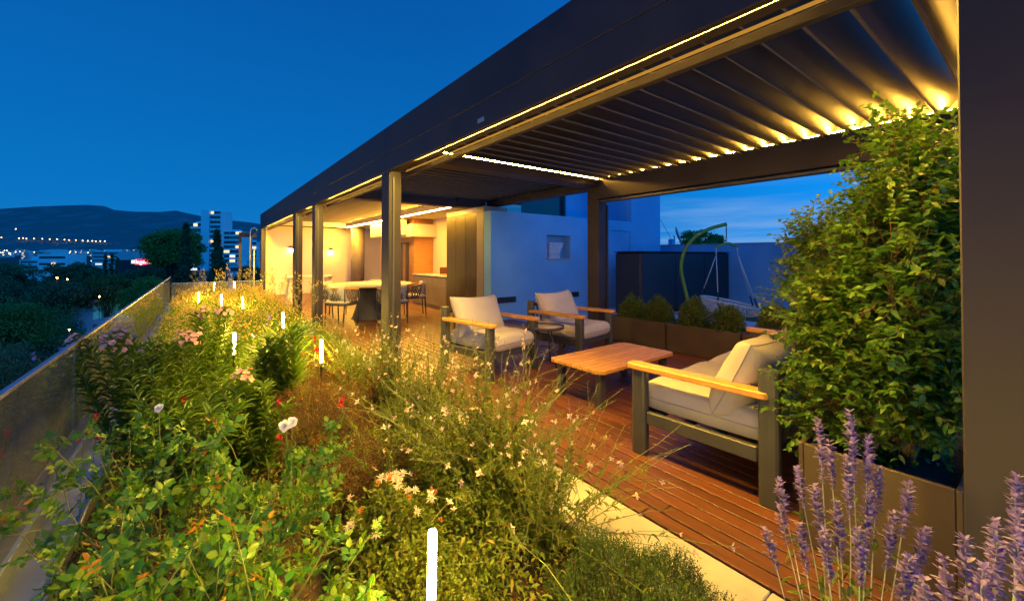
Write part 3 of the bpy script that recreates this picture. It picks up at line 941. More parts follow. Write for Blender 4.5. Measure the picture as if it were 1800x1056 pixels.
# stone bar at the far end
bt = thing('bar_table', 'veined stone bar table against the far cream wall', 'bar table', (2.55, 13.1, 0))
MB().box(-.62, .62, -.28, .28, .735, .775, b=.005).build('bar_top', 'stone_top', bt)
for sx in (-1, 1):
    MB().prism([(sx * .50 - .10, 0), (sx * .50 + .10, 0), (sx * .50 + .055, .733), (sx * .50 - .055, .733)], -.2, .2, 'y').build('leg', 'stone_top', bt)

# stack in the wall niche
sk = thing('stack', 'pale stack of folded sheets widening upwards in the wall niche', 'stack', (6.68, 7.16, 1.30))
hh = 0.0
rs = random.Random(5)
for i in range(15):
    w = .34 if i < 6 else .34 + (i - 5) * .0155
    h_ = .0245
    MB().box(-.21, -.21 + w + rs.uniform(-.006, .006), -.10 + rs.uniform(-.006, .006), .11, hh, hh + h_ - .002, b=.006).build('sheet', 'paper', sk)
    hh += h_

# ------------------------------------------------------------------ planters with clipped shrubs go here; hanging chair
hc = thing('hanging_chair', 'woven hammock swing chair hung from a curved lime-green stand', 'swing chair', (0, 0, 0))
zc = 9.3
def hp(u, v, z=zc):
    return Vector(at(u, z, EYE - (v - 450) * z / 720.0))
base = hp(1236, 552); base.z = 0.0
foot = hp(1213, 545, 9.6); foot.z = 0.02
arc = [foot, hp(1209, 528, 9.6), hp(1203, 505, 9.6), hp(1197, 478, 9.55), hp(1197, 462, 9.5), hp(1202, 442, 9.45), hp(1212, 426, 9.4), hp(1228, 411, 9.35), hp(1250, 401, 9.3), hp(1277, 394, 9.3)]
def smooth_path(pts, it=2):
    pts = [Vector(p) for p in pts]
    for _ in range(it):
        q = [pts[0]]
        for a, b in zip(pts, pts[1:]):
            q += [a * .75 + b * .25, a * .25 + b * .75]
        q.append(pts[-1]); pts = q
    return pts
hc.location = (foot.x, foot.y, 0)
def HC(mb, name, mats, parent=None):
    o = mb.build(name, mats, parent or hc)
    if parent is None: o.location = (-foot.x, -foot.y, 0)
    return o
HC(MB().tube(smooth_path(arc), .042, 12), 'stand_arm', 'lime_metal')
fd = Vector(at(1400, 9.3)) - Vector(at(1200, 9.3)); fd.normalize()
sd = Vector((-fd.y, fd.x, 0))
HC(MB().tube([foot + fd * 1.3 + Vector((0, 0, .03)), foot + Vector((0, 0, .03)), foot + sd * .55 + Vector((0, 0, .03))], .035, 8), 'stand_base', 'lime_metal')
tipp = arc[-1]
mb = MB()
zl = tipp.z - .02
while zl > hp(1277, 424).z:
    a = Vector((tipp.x, tipp.y, zl)); i_ = int(zl * 100) % 2
    off = (fd if i_ else sd) * .012
    mb.tube([a + off, a + Vector((0, 0, -.045)) + off, a + Vector((0, 0, -.045)) - off, a - off], .006, 5, closed=True)
    zl -= .042
HC(mb, 'chain', 'black_plastic')
cen = hp(1277, 426)
sl, sr = hp(1259, 436, 9.25), hp(1296, 433, 9.35)
HC(MB().tube(smooth_path([sl, cen, sr], 1), .030, 10), 'spreader_bar', 'lime_metal')
# woven basket: tilted elliptical bowl
bc = hp(1283, 531, 9.3)
BW, BD = 0.64, 0.36
tiltv = Vector((0, 0, -.20))
def bowl(a, t):
    """a angle, t 0 rim .. 1 bottom"""
    rr = math.cos(t * math.pi / 2) ** .62
    p = bc + fd * (math.cos(a) * BW * rr) + sd * (math.sin(a) * BD * rr * 1.15)
    p.z += -.125 * math.cos(a) * rr - .46 * (1 - (1 - t) ** 1.5) * .85 + (.04 * math.sin(a))
    return p
HC(MB().tube([bowl(2 * math.pi * i / 40, 0) for i in range(40)], .022, 8, closed=True), 'basket_rim', 'rope_pale')
mb = MB()
for i in range(56):
    a = 2 * math.pi * i / 56
    for sg in (1, -1):
        mb.tube([bowl(a + sg * .42 * t, t) for t in (0, .2, .4, .6, .8, .97)], .0085, 4, caps=False)
HC(mb, 'woven_basket', 'rope_pale')
for top, angs in ((sl, (2.75, -2.3)), (sr, (.35, -.75))):
    knot = top + Vector((0, 0, -.16))
    HC(MB().tube([top, knot], .012, 6), 'rope', 'rope_pale')
    for a in angs:
        e = bowl(a, 0.02)
        HC(MB().tube([knot, knot.lerp(e, .82)], .010, 6), 'rope', 'rope_pale')
        HC(MB().tube([knot.lerp(e, .80), e], .017, 6), 'rope_end', 'black_plastic')
# light mat under the swing
mt = MB(); rounded_slab(mt, 2.6, 1.8, 0.0, 0.014, .5, 8)
o = mt.build('mat', 'rug', None, (*at(1262, 9.4)[:2], -0.003), R(20))
tag(o, 'pale rounded outdoor mat under the hanging chair', 'mat')

# folded fabric hanging on the garden wall, half hidden by the shrub
fbx = thing('hanging_cloth', 'striped folded cloths hung in front of the garden wall behind the shrub', 'cloth', (11.8, 3.55, 0))
MB().tube([(0, -.6, 1.62), (0, .7, 1.62)], .015, 6).build('line', 'steel', fbx)
for i, (yo, w, l) in enumerate(((-.35, .18, 1.0), (-.05, .12, .8), (.2, .2, .95), (.5, .14, .55))):
    pl = []
    for j in range(9):
        pl.append((.02 * math.sin(j * 1.7 + i), yo + (j / 8 - .5) * w))
    v = [(x, y, 1.61) for x, y in pl] + [(x * 1.8 + .01, y + .02, 1.61 - l) for x, y in pl]
    v += [(x + .006, y, z) for x, y, z in v]
    f = [(j, j + 1, j + 10, j + 9) for j in range(8)] + [(18 + j + 9, 18 + j + 10, 18 + j + 1, 18 + j) for j in range(8)]
    MB().add(v, f, 0, True).build('cloth_fold', ['render_dusk_blue', 'deck_wood', 'zinc', 'rug'][i], fbx)
# satellite dish on the wall
sd_ = thing('satellite_dish', 'grey satellite dish on a roof bracket behind the navy cupboard', 'satellite dish', at(1186, 17.0, 1.6))
Mx = Matrix.Rotation(R(70), 4, 'X') @ Matrix.Rotation(R(25), 4, 'Y')
MB().lathe([(.0, 0), (.18, .012), (.30, .05), (.36, .09), (.35, .095), (.28, .06), (.0, .02)], 24, (0, 0, 0), M=Matrix.Translation((0.15, 0, .62)) @ Mx).build('dish', 'zinc', sd_)
MB().tube([(0, 0, -.6), (0, 0, .45), (.1, .1, .6)], .025, 6).build('mast', 'steel', sd_)
MB().tube([(0, 0, .2), (-.7, .2, 1.25)], .008, 5).build('stay_wire', 'black_plastic', sd_)
MB().box(-.32, -.12, -.1, .1, .15, .45, b=.01).build('equipment_box', 'render_dusk_blue', sd_)

# ------------------------------------------------------------------ planters
def planter(name, label, x0, x1, y0, y1, h, group=None):
    t = thing(name, label, 'planter', ((x0 + x1) / 2, (y0 + y1) / 2, 0), 0, group)
    w, d = (x1 - x0) / 2, (y1 - y0) / 2
    th = .02
    mb = MB()
    mb.box(-w, w, -d, -d + th, 0.0, h, b=.003); mb.box(-w, w, d - th, d, 0.0, h, b=.003)
    mb.box(-w, -w + th, -d + th + .001, d - th - .001, 0.0, h, b=.003); mb.box(w - th, w, -d + th + .001, d - th - .001, 0.0, h, b=.003)
    mb.build('planter_box', 'planter_bronze', t)
    MB().box(-w + th + .001, w - th - .001, -d + th + .001, d - th - .001, .02, h - .045).build('soil', 'soil', t)
    return t
PLB = [(3.36, 4.36), (2.327, 3.36), (1.294, 2.327), (.261, 1.294)]
PLL = ['bronze rectangular planter box next to the back pergola post', 'bronze rectangular planter box straight behind the coffee table',
       'bronze rectangular planter box right behind the far sofa armrest', 'bronze planter box hidden behind the tall shrub']
for (y0, y1), l_ in zip(PLB, PLL):
    planter('planter', l_, 5.33, 5.80, y0 + .012, y1 - .012, .39, 'planters along the back of the deck')
planter('planter', 'large dark planter box beside the near pergola post holding the tall shrub', 2.27, 4.75, .205, .735, .47)
# ------------------------------------------------------------------ vegetation toolkit
leafmat('leaf_rose', (0.026, 0.105, 0.022), (0.085, 0.190, 0.017), .30, .36, (0.150, 0.205, 0.025), gloss=.28)
leafmat('leaf_rose_young', (0.230, 0.075, 0.014), (0.260, 0.150, 0.020), .35, .4, gloss=.28)
leafmat('leaf_gaura', (0.072, 0.127, 0.010), (0.156, 0.202, 0.017), .30, .5, (0.20, 0.13, 0.03))
leafmat('leaf_oleander', (0.054, 0.121, 0.012), (0.132, 0.202, 0.019), .28, .42, gloss=.28)
leafmat('leaf_shrub', (0.040, 0.125, 0.014), (0.090, 0.195, 0.020), .32, .38, (0.19, 0.21, 0.03), gloss=.28)
leafmat('leaf_box', (0.060, 0.120, 0.012), (0.130, 0.190, 0.020), .30, .42, gloss=.25)
leafmat('leaf_thyme', (0.034, 0.075, 0.012), (0.072, 0.123, 0.019), .25, .55)
leafmat('leaf_cover', (0.066, 0.121, 0.010), (0.144, 0.185, 0.015), .32, .45, (0.20, 0.14, 0.03))
leafmat('leaf_dry', (0.102, 0.046, 0.010), (0.180, 0.095, 0.017), .25, .7, (0.10, 0.11, 0.035))
leafmat('leaf_meadow', (0.050, 0.120, 0.012), (0.100, 0.175, 0.016), .34, .55, (0.17, 0.17, 0.025))
leafmat('petal_meadow', (0.28, 0.20, 0.04), (0.40, 0.30, 0.11), .4, .6)
leafmat('petal_gaura', (0.62, 0.40, 0.36), (0.70, 0.58, 0.52), .4, .6)
leafmat('petal_white', (0.66, 0.66, 0.68), (0.74, 0.74, 0.74), .35, .6)
leafmat('petal_pink', (0.70, 0.36, 0.29), (0.76, 0.50, 0.40), .4, .6)
leafmat('petal_red', (0.48, 0.02, 0.035), (0.60, 0.06, 0.06), .35, .5)
leafmat('petal_blue', (0.16, 0.15, 0.42), (0.26, 0.24, 0.52), .35, .6)
leafmat('petal_orange', (0.50, 0.13, 0.03), (0.62, 0.28, 0.07), .4, .6)
leafmat('petal_cream', (0.70, 0.58, 0.40), (0.74, 0.66, 0.52), .4, .6)
leafmat('petal_lavender', (0.17, 0.13, 0.36), (0.30, 0.22, 0.48), .3, .75, (0.44, 0.36, 0.50))
leafmat('tree_pine', (0.075, 0.165, 0.030), (0.140, 0.260, 0.042), .15, .7)
leafmat('tree_dark', (0.060, 0.115, 0.052), (0.115, 0.190, 0.070), .15, .7)
leafmat('tree_olive', (0.090, 0.125, 0.030), (0.170, 0.200, 0.045), .2, .7)
pbr('stem_green', (0.10, 0.14, 0.03), (0.15, 0.15, 0.04), rough=.6, scale=20)
pbr('stem_red', (0.20, 0.075, 0.03), (0.13, 0.10, 0.03), rough=.6, scale=20)
pbr('stem_pale', (0.34, 0.34, 0.26), (0.26, 0.28, 0.20), rough=.8, scale=20)
pbr('stem_brown', (0.12, 0.075, 0.04), (0.08, 0.05, 0.03), rough=.8, scale=20)
pbr('trunk', (0.10, 0.075, 0.05), (0.06, 0.045, 0.03), rough=.9, scale=14, bump=.6)

# leaf templates: (along, across, lift) + faces
T_DIAMOND = (np.array([[0, 0, 0], [.45, .5, .06], [1, 0, 0], [.45, -.5, .06]]), [np.array([[0, 1, 2, 3]])])
T_LEAF = (np.array([[0, 0, 0], [.33, -.5, .11], [.33, 0, 0], [.33, .5, .11], [.70, -.36, .05], [.70, 0, -.03], [.70, .36, .05], [1, 0, -.12]]),
          [np.array([[0, 2, 1], [0, 3, 2], [4, 5, 7], [5, 6, 7]]), np.array([[1, 2, 5, 4], [2, 3, 6, 5]])])
T_ROUND = (np.array([[0, 0, 0], [.22, -.42, .05], [.25, 0, 0], [.22, .42, .05], [.62, -.5, .05], [.62, 0, -.01], [.62, .5, .05], [.9, -.25, .0], [.9, .25, .0], [1, 0, -.02]]),
           [np.array([[0, 2, 1], [0, 3, 2], [5, 8, 9], [5, 9, 7]]), np.array([[1, 2, 5, 4], [2, 3, 6, 5]]), np.array([[4, 5, 7], [5, 6, 8]])])
T_BLADE = (np.array([[0, -.5, 0], [0, .5, 0], [.4, -.45, 0], [.4, .45, 0], [.75, -.3, 0], [.75, .3, 0], [1, 0, 0]]),
           [np.array([[0, 1, 3, 2], [2, 3, 5, 4]]), np.array([[4, 5, 6]])])

def unit(a):
    return a / np.maximum(np.linalg.norm(a, axis=-1, keepdims=True), 1e-9)

class NB:
    """numpy mesh collector"""
    def __init__(s):
        s.V = []; s.F3 = []; s.F4 = []; s.T = []; s.n = 0
    def push(s, V, F, tint):
        s.V.append(V); s.T.append(tint)
        for f in F:
            (s.F3 if f.shape[1] == 3 else s.F4).append(f + s.n)
        s.n += len(V)
    def leaves(s, P, D, Nn, L, W, T, droop=0.0, tint=None, rng=RNG):
        P = np.asarray(P, float); k = len(P)
        if k == 0: return s
        D = unit(np.asarray(D, float)); Nn = np.asarray(Nn, float)
        Nn = unit(Nn - D * (Nn * D).sum(-1, keepdims=True))
        S = np.cross(D, Nn)
        L = np.broadcast_to(L, k)[:, None, None]; W = np.broadcast_to(W, k)[:, None, None]
        dr = np.broadcast_to(droop, k)[:, None]
        pts, fs = T
        a = pts[:, 0][None, :, None]; c = pts[:, 1][None, :, None]; l = pts[:, 2][None, :, None]
        V = P[:, None, :] + D[:, None, :] * (a * L) + S[:, None, :] * (c * W) + Nn[:, None, :] * (l * L)
        V[:, :, 2] -= dr * L[:, :, 0] * a[:, :, 0] ** 2
        m = len(pts)
        off = (np.arange(k) * m)[:, None, None]
        if tint is None: tint = rng.random(k)
        s.push(V.reshape(-1, 3), [(f[None] + off).reshape(-1, f.shape[1]) for f in fs], np.repeat(tint, m))
        return s
    def tubes(s, paths, r0, r1, n=4, tint=.4):
        for i, p in enumerate(paths):
            p = np.asarray(p, float); k = len(p)
            a0 = r0[i] if hasattr(r0, '__len__') else r0
            a1 = r1[i] if hasattr(r1, '__len__') else r1
            d = unit(np.gradient(p, axis=0))
            ref = np.array([1.0, .23, .11]) if abs(d[0, 2]) > .5 else np.array([.1, .2, 1.0])
            A = unit(np.cross(d, ref)); B = np.cross(d, A)
            th = np.arange(n) * 2 * math.pi / n
            rr = np.linspace(a0, a1, k)[:, None, None]
            V = p[:, None] + rr * (A[:, None] * np.cos(th)[None, :, None] + B[:, None] * np.sin(th)[None, :, None])
            I = np.arange(k * n).reshape(k, n); J = np.roll(I, -1, axis=1)
            Q = np.stack([I[:-1], J[:-1], J[1:], I[1:]], -1).reshape(-1, 4)
            s.push(V.reshape(-1, 3), [Q], np.full(k * n, tint))
        return s
    def mesh(s, name, mat, smooth=False):
        V = np.concatenate(s.V)
        F = []
        if s.F3: F.append(np.concatenate(s.F3))
        if s.F4: F.append(np.concatenate(s.F4))
        return npmesh(name, V, F, mat, np.concatenate(s.T), smooth=smooth)
    def build(s, name, mat, parent=None, loc=None, smooth=False):
        o = place(name, s.mesh(name, mat, smooth), parent, loc)
        if name in ('stem', 'twig', 'foliage', 'crown', 'grass_blade', 'grass_flower', 'branch', 'blossom'):
            o['kind'] = 'stuff'
        return o

def curve(p0, d, L, n=6, bend=(0, 0, 0), wob=.05, rng=RNG):
    """stem path: start, direction, length; bend adds quadratically"""
    t = np.linspace(0, 1, n)[:, None]
    d = np.asarray(d, float); d = d / np.linalg.norm(d)
    p = np.asarray(p0, float) + d * (t * L) + np.asarray(bend) * (t ** 2) * L
    if wob:
        p = p + np.cumsum(rng.normal(0, wob * L / n, (n, 3)), 0) * (t > 0)
    return p

def lerp_path(p, t):
    p = np.asarray(p); k = len(p) - 1
    x = np.clip(np.asarray(t) * k, 0, k - 1e-6); i = x.astype(int); f = (x - i)[..., None]
    return p[i] * (1 - f) + p[i + 1] * f, unit(p[i + 1] - p[i])

def sph(n, rng=RNG):
    return unit(rng.normal(0, 1, (n, 3)))

def orient(o, d, roll=0.0, scale=1.0):
    """turn an object so that its local +z points along d"""
    q = Vector(d).to_track_quat('Z', 'Y')
    o.rotation_mode = 'QUATERNION'
    from mathutils import Quaternion
    o.rotation_quaternion = q @ Quaternion((0, 0, 1), roll)
    o.scale = (scale,) * 3

# ------------------------------------------------------------------ flower meshes (local +z is the way the flower faces)
def flower_mesh(name, n, L, W, mat, tilt, T=T_LEAF, seed=0, rows=1, ctr=None, jitter=.12, droop=0.0):
    rg = np.random.default_rng(seed)
    nb = NB()
    for r_ in range(rows):
        a = (np.arange(n) + .5 * r_) * 2 * math.pi / n + rg.normal(0, jitter, n)
        ti = tilt + r_ * .45 + rg.normal(0, jitter, n)
        D = np.stack([np.cos(a) * np.cos(ti), np.sin(a) * np.cos(ti), np.sin(ti)], -1)
        Nn = np.stack([-np.cos(a) * np.sin(ti), -np.sin(a) * np.sin(ti), np.cos(ti)], -1)
        nb.leaves(D * L * .06, D, Nn, L * (1 - .22 * r_) * rg.uniform(.85, 1.1, n), W * (1 - .15 * r_), T, droop, rng=rg)
    return nb.mesh(name, mat)
FL_GAURA = [flower_mesh('flower', 4, .019, .011, 'petal_gaura', .45, T_LEAF, s_, jitter=.35) for s_ in range(3)]
FL_ROSE = [flower_mesh('flower', 6, .042, .042, 'petal_white', .35, T_ROUND, s_, rows=3) for s_ in range(2)]
FL_PINK = [flower_mesh('flower', 5, .027, .024, 'petal_pink', .35, T_ROUND, s_) for s_ in range(2)]
FL_RED = [flower_mesh('flower', 7, .018, .014, 'petal_red', .6, T_ROUND, s_, rows=2) for s_ in range(2)]
FL_BLUE = [flower_mesh('flower', 5, .017, .014, 'petal_blue', .3, T_ROUND, s_) for s_ in range(2)]
FL_CREAM = [flower_mesh('flower_head', 11, .042, .010, 'petal_cream', .55, T_LEAF, s_, rows=2, jitter=.3, droop=.15) for s_ in range(2)]
FL_ORNG = [flower_mesh('flower_head', 12, .034, .009, 'petal_orange', .7, T_LEAF, s_, rows=2, jitter=.3) for s_ in range(2)]

def put_flower(meshes, t, p, d, rng, s=1.0, name='flower'):
    o = place(name, meshes[int(rng.integers(len(meshes)))], t, tuple(p))
    orient(o, d, float(rng.uniform(0, 6.28)), float(s * rng.uniform(.8, 1.15)))
    return o

# ------------------------------------------------------------------ species
def gaura(label, loc, nst, h, spread, nflow, seed, bias=(0, 0), name='gaura_plant', group=None, droop=.22, leafn=48):
    rg = np.random.default_rng(seed)
    t = thing(name, label, 'flowering plant', loc, 0, group)
    st = []; lf = NB(); small = []
    tips = []
    for i in range(nst):
        az = rg.uniform(0, 6.283); lean = abs(rg.normal(0, spread))
        d = np.array([math.cos(az) * math.sin(lean) + bias[0] * rg.uniform(.2, 1), math.sin(az) * math.sin(lean) + bias[1] * rg.uniform(.2, 1), math.cos(lean)])
        L = h * rg.uniform(.62, 1.12)
        p = curve((rg.normal(0, .05), rg.normal(0, .05), 0), d, L, 8, (d[0] * .25, d[1] * .25, -droop * rg.uniform(.2, 1)), .10, rg)
        st.append(p)
        m = int(leafn * L / .8)
        tt = rg.uniform(.06, .72, m) ** 1.05
        P, D = lerp_path(p, tt)
        dd = unit(D * .55 + sph(m, rg) * .8 + np.array([0, 0, .15]))
        lf.leaves(P, dd, np.array([0, 0, 1.0]) + sph(m, rg) * .5, rg.uniform(.022, .050, m), rg.uniform(.005, .011, m), T_LEAF, .15, rg.random(m), rg)
        for j in range(int(rg.integers(1, 4))):       # side twigs
            t0 = rg.uniform(.35, .85)
            P1, D1 = lerp_path(p, np.array([t0]))
            q = curve(P1[0], unit(D1[0] * .8 + sph(1, rg)[0] * .6 + np.array([0, 0, .3])), L * rg.uniform(.15, .32), 5, (0, 0, -.05), .10, rg)
            small.append(q); tips.append(q)
        tips.append(p)
    NB().tubes(st, .0028, .0012, 4).tubes(small, .0015, .0008, 3).build('stem', 'stem_green', t)
    # buds
    k = len(tips)
    for p in tips:
        m = int(rg.integers(3, 8))
        tt = rg.uniform(.62, 1, m)
        P, D = lerp_path(p, tt)
        lf.leaves(P, unit(D + sph(m, rg) * .7), sph(m, rg), rg.uniform(.010, .020, m), rg.uniform(.003, .006, m), T_DIAMOND, 0, rg.uniform(.5, 1, m), rg)
    lf.build('foliage', 'leaf_gaura', t)
    for i in range(nflow):
        p = tips[int(rg.integers(k))]
        P, D = lerp_path(p, np.array([rg.uniform(.72, 1.0)]))
        s_ = sph(1, rg)[0]
        put_flower(FL_GAURA, t, P[0], unit(s_ + np.array([-.4, -.7, .2])), rg, 1.0)
    return t

# rose: compound leaves as objects
def rose_leaf_mesh(seed, young=False):
    rg = np.random.default_rng(seed)
    nb = NB()
    pet = curve((0, 0, 0), (0, 0, 1), .085, 5, (0.25, 0, -.1), .02, rg)
    nb.tubes([pet], .0014, .0008, 3, .5)
    n = 5
    tt = np.array([.45, .45, .72, .72, 1.0])
    P, D = lerp_path(pet, tt)
    sgn = np.array([1, -1, 1, -1, 0])[:, None]
    dd = unit(D * (.45 + .5 * (sgn == 0)) + np.array([0, 1.0, 0]) * sgn + rg.normal(0, .12, (n, 3)))
    L = np.array([.036, .037, .043, .042, .052]) * rg.uniform(.9, 1.15, n) * (.75 if young else 1)
    nb.leaves(P, dd, np.array([[1.0, 0, .1]] * n) + rg.normal(0, .15, (n, 3)), L, L * (.42 if young else .60), T_LEAF, .14, rg.random(n), rg)
    return nb.mesh('leaf', 'leaf_rose_young' if young else 'leaf_rose')
ROSE_LEAF = [rose_leaf_mesh(i) for i in range(6)]
ROSE_YOUNG = [rose_leaf_mesh(20 + i, True) for i in range(3)]

def rose(label, loc, nst, h, nleaf, seed, blooms=(), spread=.45, scale=1.0, young=5):
    rg = np.random.default_rng(seed)
    t = thing('rose_bush', label, 'rose bush', loc, 0, 'rose bushes at the front of the bed')
    st = []; r0 = []; r1 = []
    for i in range(nst):
        az = 6.283 * (i + rg.uniform(-.3, .3)) / nst; lean = abs(rg.normal(spread, .18))
        d = np.array([math.cos(az) * math.sin(lean), math.sin(az) * math.sin(lean), math.cos(lean)])
        p = curve((rg.normal(0, .03), rg.normal(0, .03), 0), d, h * rg.uniform(.7, 1.15), 7, (d[0] * .1, d[1] * .1, .05), .12, rg)
        st.append(p); r0.append(.0042); r1.append(.0016)
        for j in range(2):
            P, D = lerp_path(p, np.array([rg.uniform(.3, .75)]))
            q = curve(P[0], unit(D[0] + sph(1, rg)[0] * .9), h * rg.uniform(.25, .45), 5, (0, 0, .15), .1, rg)
            st.append(q); r0.append(.0024); r1.append(.0012)
    NB().tubes(st, r0, r1, 5, .5).build('stem', 'stem_green', t, smooth=True)
    for i in range(nleaf):
        p = st[int(rg.integers(len(st)))]
        P, D = lerp_path(p, np.array([rg.uniform(.2, 1.0) ** .6]))
        d = sph(1, rg)[0]; d[2] = abs(d[2]) * .5 + .12
        put_flower(ROSE_LEAF, t, P[0], unit(d + D[0] * .3), rg, scale, 'leaf')
    for p in st:
        for j in range(2):
            put_flower(ROSE_LEAF, t, p[-1], unit(np.array([0, 0, .7]) + sph(1, rg)[0]), rg, scale * .8, 'leaf')
    for i in range(young):
        p = st[int(rg.integers(len(st)))]
        put_flower(ROSE_YOUNG, t, p[-1], unit(np.array([0, 0, 1.0]) + sph(1, rg)[0] * .6), rg, scale, 'young_leaf')
    for (off, sc_) in blooms:
        o = put_flower(FL_ROSE, t, off, unit(np.array([-.5, -.7, .5])), rg, sc_)
        NB().tubes([curve((off[0] * .4, off[1] * .4, off[2] * .35), np.array(off) * np.array([.6, .6, .65]), np.linalg.norm(np.array(off) * np.array([.6, .6, .65])), 6, (0, 0, 0), .03, rg)], .003, .002, 5).build('flower_stem', 'stem_green', t)
    return t

def oleander(label, loc, nst, h, seed, heads=3, mats=FL_PINK, name='oleander_bush', spread=.22, leafL=.12, leafW=.017):
    rg = np.random.default_rng(seed)
    t = thing(name, label, 'flowering bush', loc, 0, None)
    st = []; lf = NB()
    tops = []
    for i in range(nst):
        az = rg.uniform(0, 6.283); lean = abs(rg.normal(0, spread)) + .04
        d = np.array([math.cos(az) * math.sin(lean), math.sin(az) * math.sin(lean), math.cos(lean)])
        L = h * rg.uniform(.65, 1.08)
        p = curve((rg.normal(0, .06), rg.normal(0, .06), 0), d, L, 7, (d[0] * .2, d[1] * .2, -.02), .05, rg)
        st.append(p); tops.append(p)
        nw = int(L / .028)
        tt = np.repeat(np.linspace(.12, 1.0, nw), 3) + rg.normal(0, .008, nw * 3)
        P, D = lerp_path(p, np.clip(tt, 0, 1))
        a = np.tile(np.array([0, 2.094, 4.189]), nw) + np.repeat(np.arange(nw) * 1.05, 3) + rg.normal(0, .2, nw * 3)
        out_ = np.stack([np.cos(a), np.sin(a), np.zeros_like(a)], -1)
        dd = unit(out_ * .75 + D * rg.uniform(.55, 1.0, (nw * 3, 1)))
        m = nw * 3
        lf.leaves(P, dd, np.array([0, 0, 1.0]) + out_ * -.2, leafL * rg.uniform(.6, 1.1, m), leafW * rg.uniform(.8, 1.2, m), T_BLADE if leafL > .15 else T_LEAF, rg.uniform(.05, .35, m), rg.random(m), rg)
    NB().tubes(st, .0045, .0022, 5).build('stem', 'stem_green', t, smooth=True)
    lf.build('foliage', 'leaf_oleander', t)
    order = sorted(range(nst), key=lambda i: -tops[i][-1][2])[:heads]
    for i in order:
        top = tops[i][-1]
        for j in range(int(rg.integers(7, 12))):
            off = np.array([rg.normal(0, .038), rg.normal(0, .038), rg.uniform(-.03, .06)])
            put_flower(mats, t, top + off, unit(off * 14 + np.array([-.2, -.4, .5])), rg, .82)
    return t

def mound(name, label, cat, loc, rx, ry, h, nsh, shL, leafL, leafW, nper, mat, seed, stem='stem_brown', up=.5, kind=None, T=T_DIAMOND, group=None, rough=.15, inner=.55, edge_up=0.0):
    """cushion of many small leafy shoots over a dome"""
    rg = np.random.default_rng(seed)
    t = thing(name, label, cat, loc, 0, group)
    th = rg.uniform(0, 6.283, nsh); cz = rg.uniform(.02, 1, nsh)
    rr = np.sqrt(1 - cz ** 2)
    dirs = np.stack([rr * np.cos(th), rr * np.sin(th), cz], -1)
    bump = 1 + rough * (np.sin(dirs[:, 0] * 5 + seed) * np.sin(dirs[:, 1] * 6 + seed * 2) + .6 * np.sin(dirs[:, 2] * 9 + dirs[:, 0] * 7))
    rad = rg.uniform(inner, 1.0, nsh) ** .6 * bump
    tip = dirs * rad[:, None] * np.array([rx, ry, h])
    d = unit(dirs * (1 - up) + np.array([0, 0, up + edge_up]) + rg.normal(0, .25, (nsh, 3)))
    L = shL * rg.uniform(.6, 1.35, nsh)
    base = tip - d * L[:, None]
    base[:, 2] = np.maximum(base[:, 2], .0)
    lf = NB(); paths = []
    tt = np.linspace(.12, 1.0, nper)
    P = (base[:, None] + (tip - base)[:, None] * tt[None, :, None]).reshape(-1, 3)
    m = len(P)
    DD = np.repeat(d, nper, 0)
    dd = unit(DD * .75 + sph(m, rg) * .75)
    lf.leaves(P, dd, sph(m, rg) * .7 + np.array([0, 0, .8]), leafL * rg.uniform(.6, 1.25, m), leafW * rg.uniform(.7, 1.25, m), T, .1, np.clip(np.repeat(rg.random(nsh), nper) * .6 + rg.random(m) * .4, 0, 1), rg)
    sel = rg.choice(nsh, min(nsh, 500), replace=False)
    NB().tubes([np.stack([base[i] * np.array([.5, .5, .2]), (base[i] + tip[i]) / 2, tip[i]]) for i in sel], .0016, .0008, 3).build('twig', stem, t)
    o = lf.build('foliage', mat, t)
    if kind: t['kind'] = kind
    return t

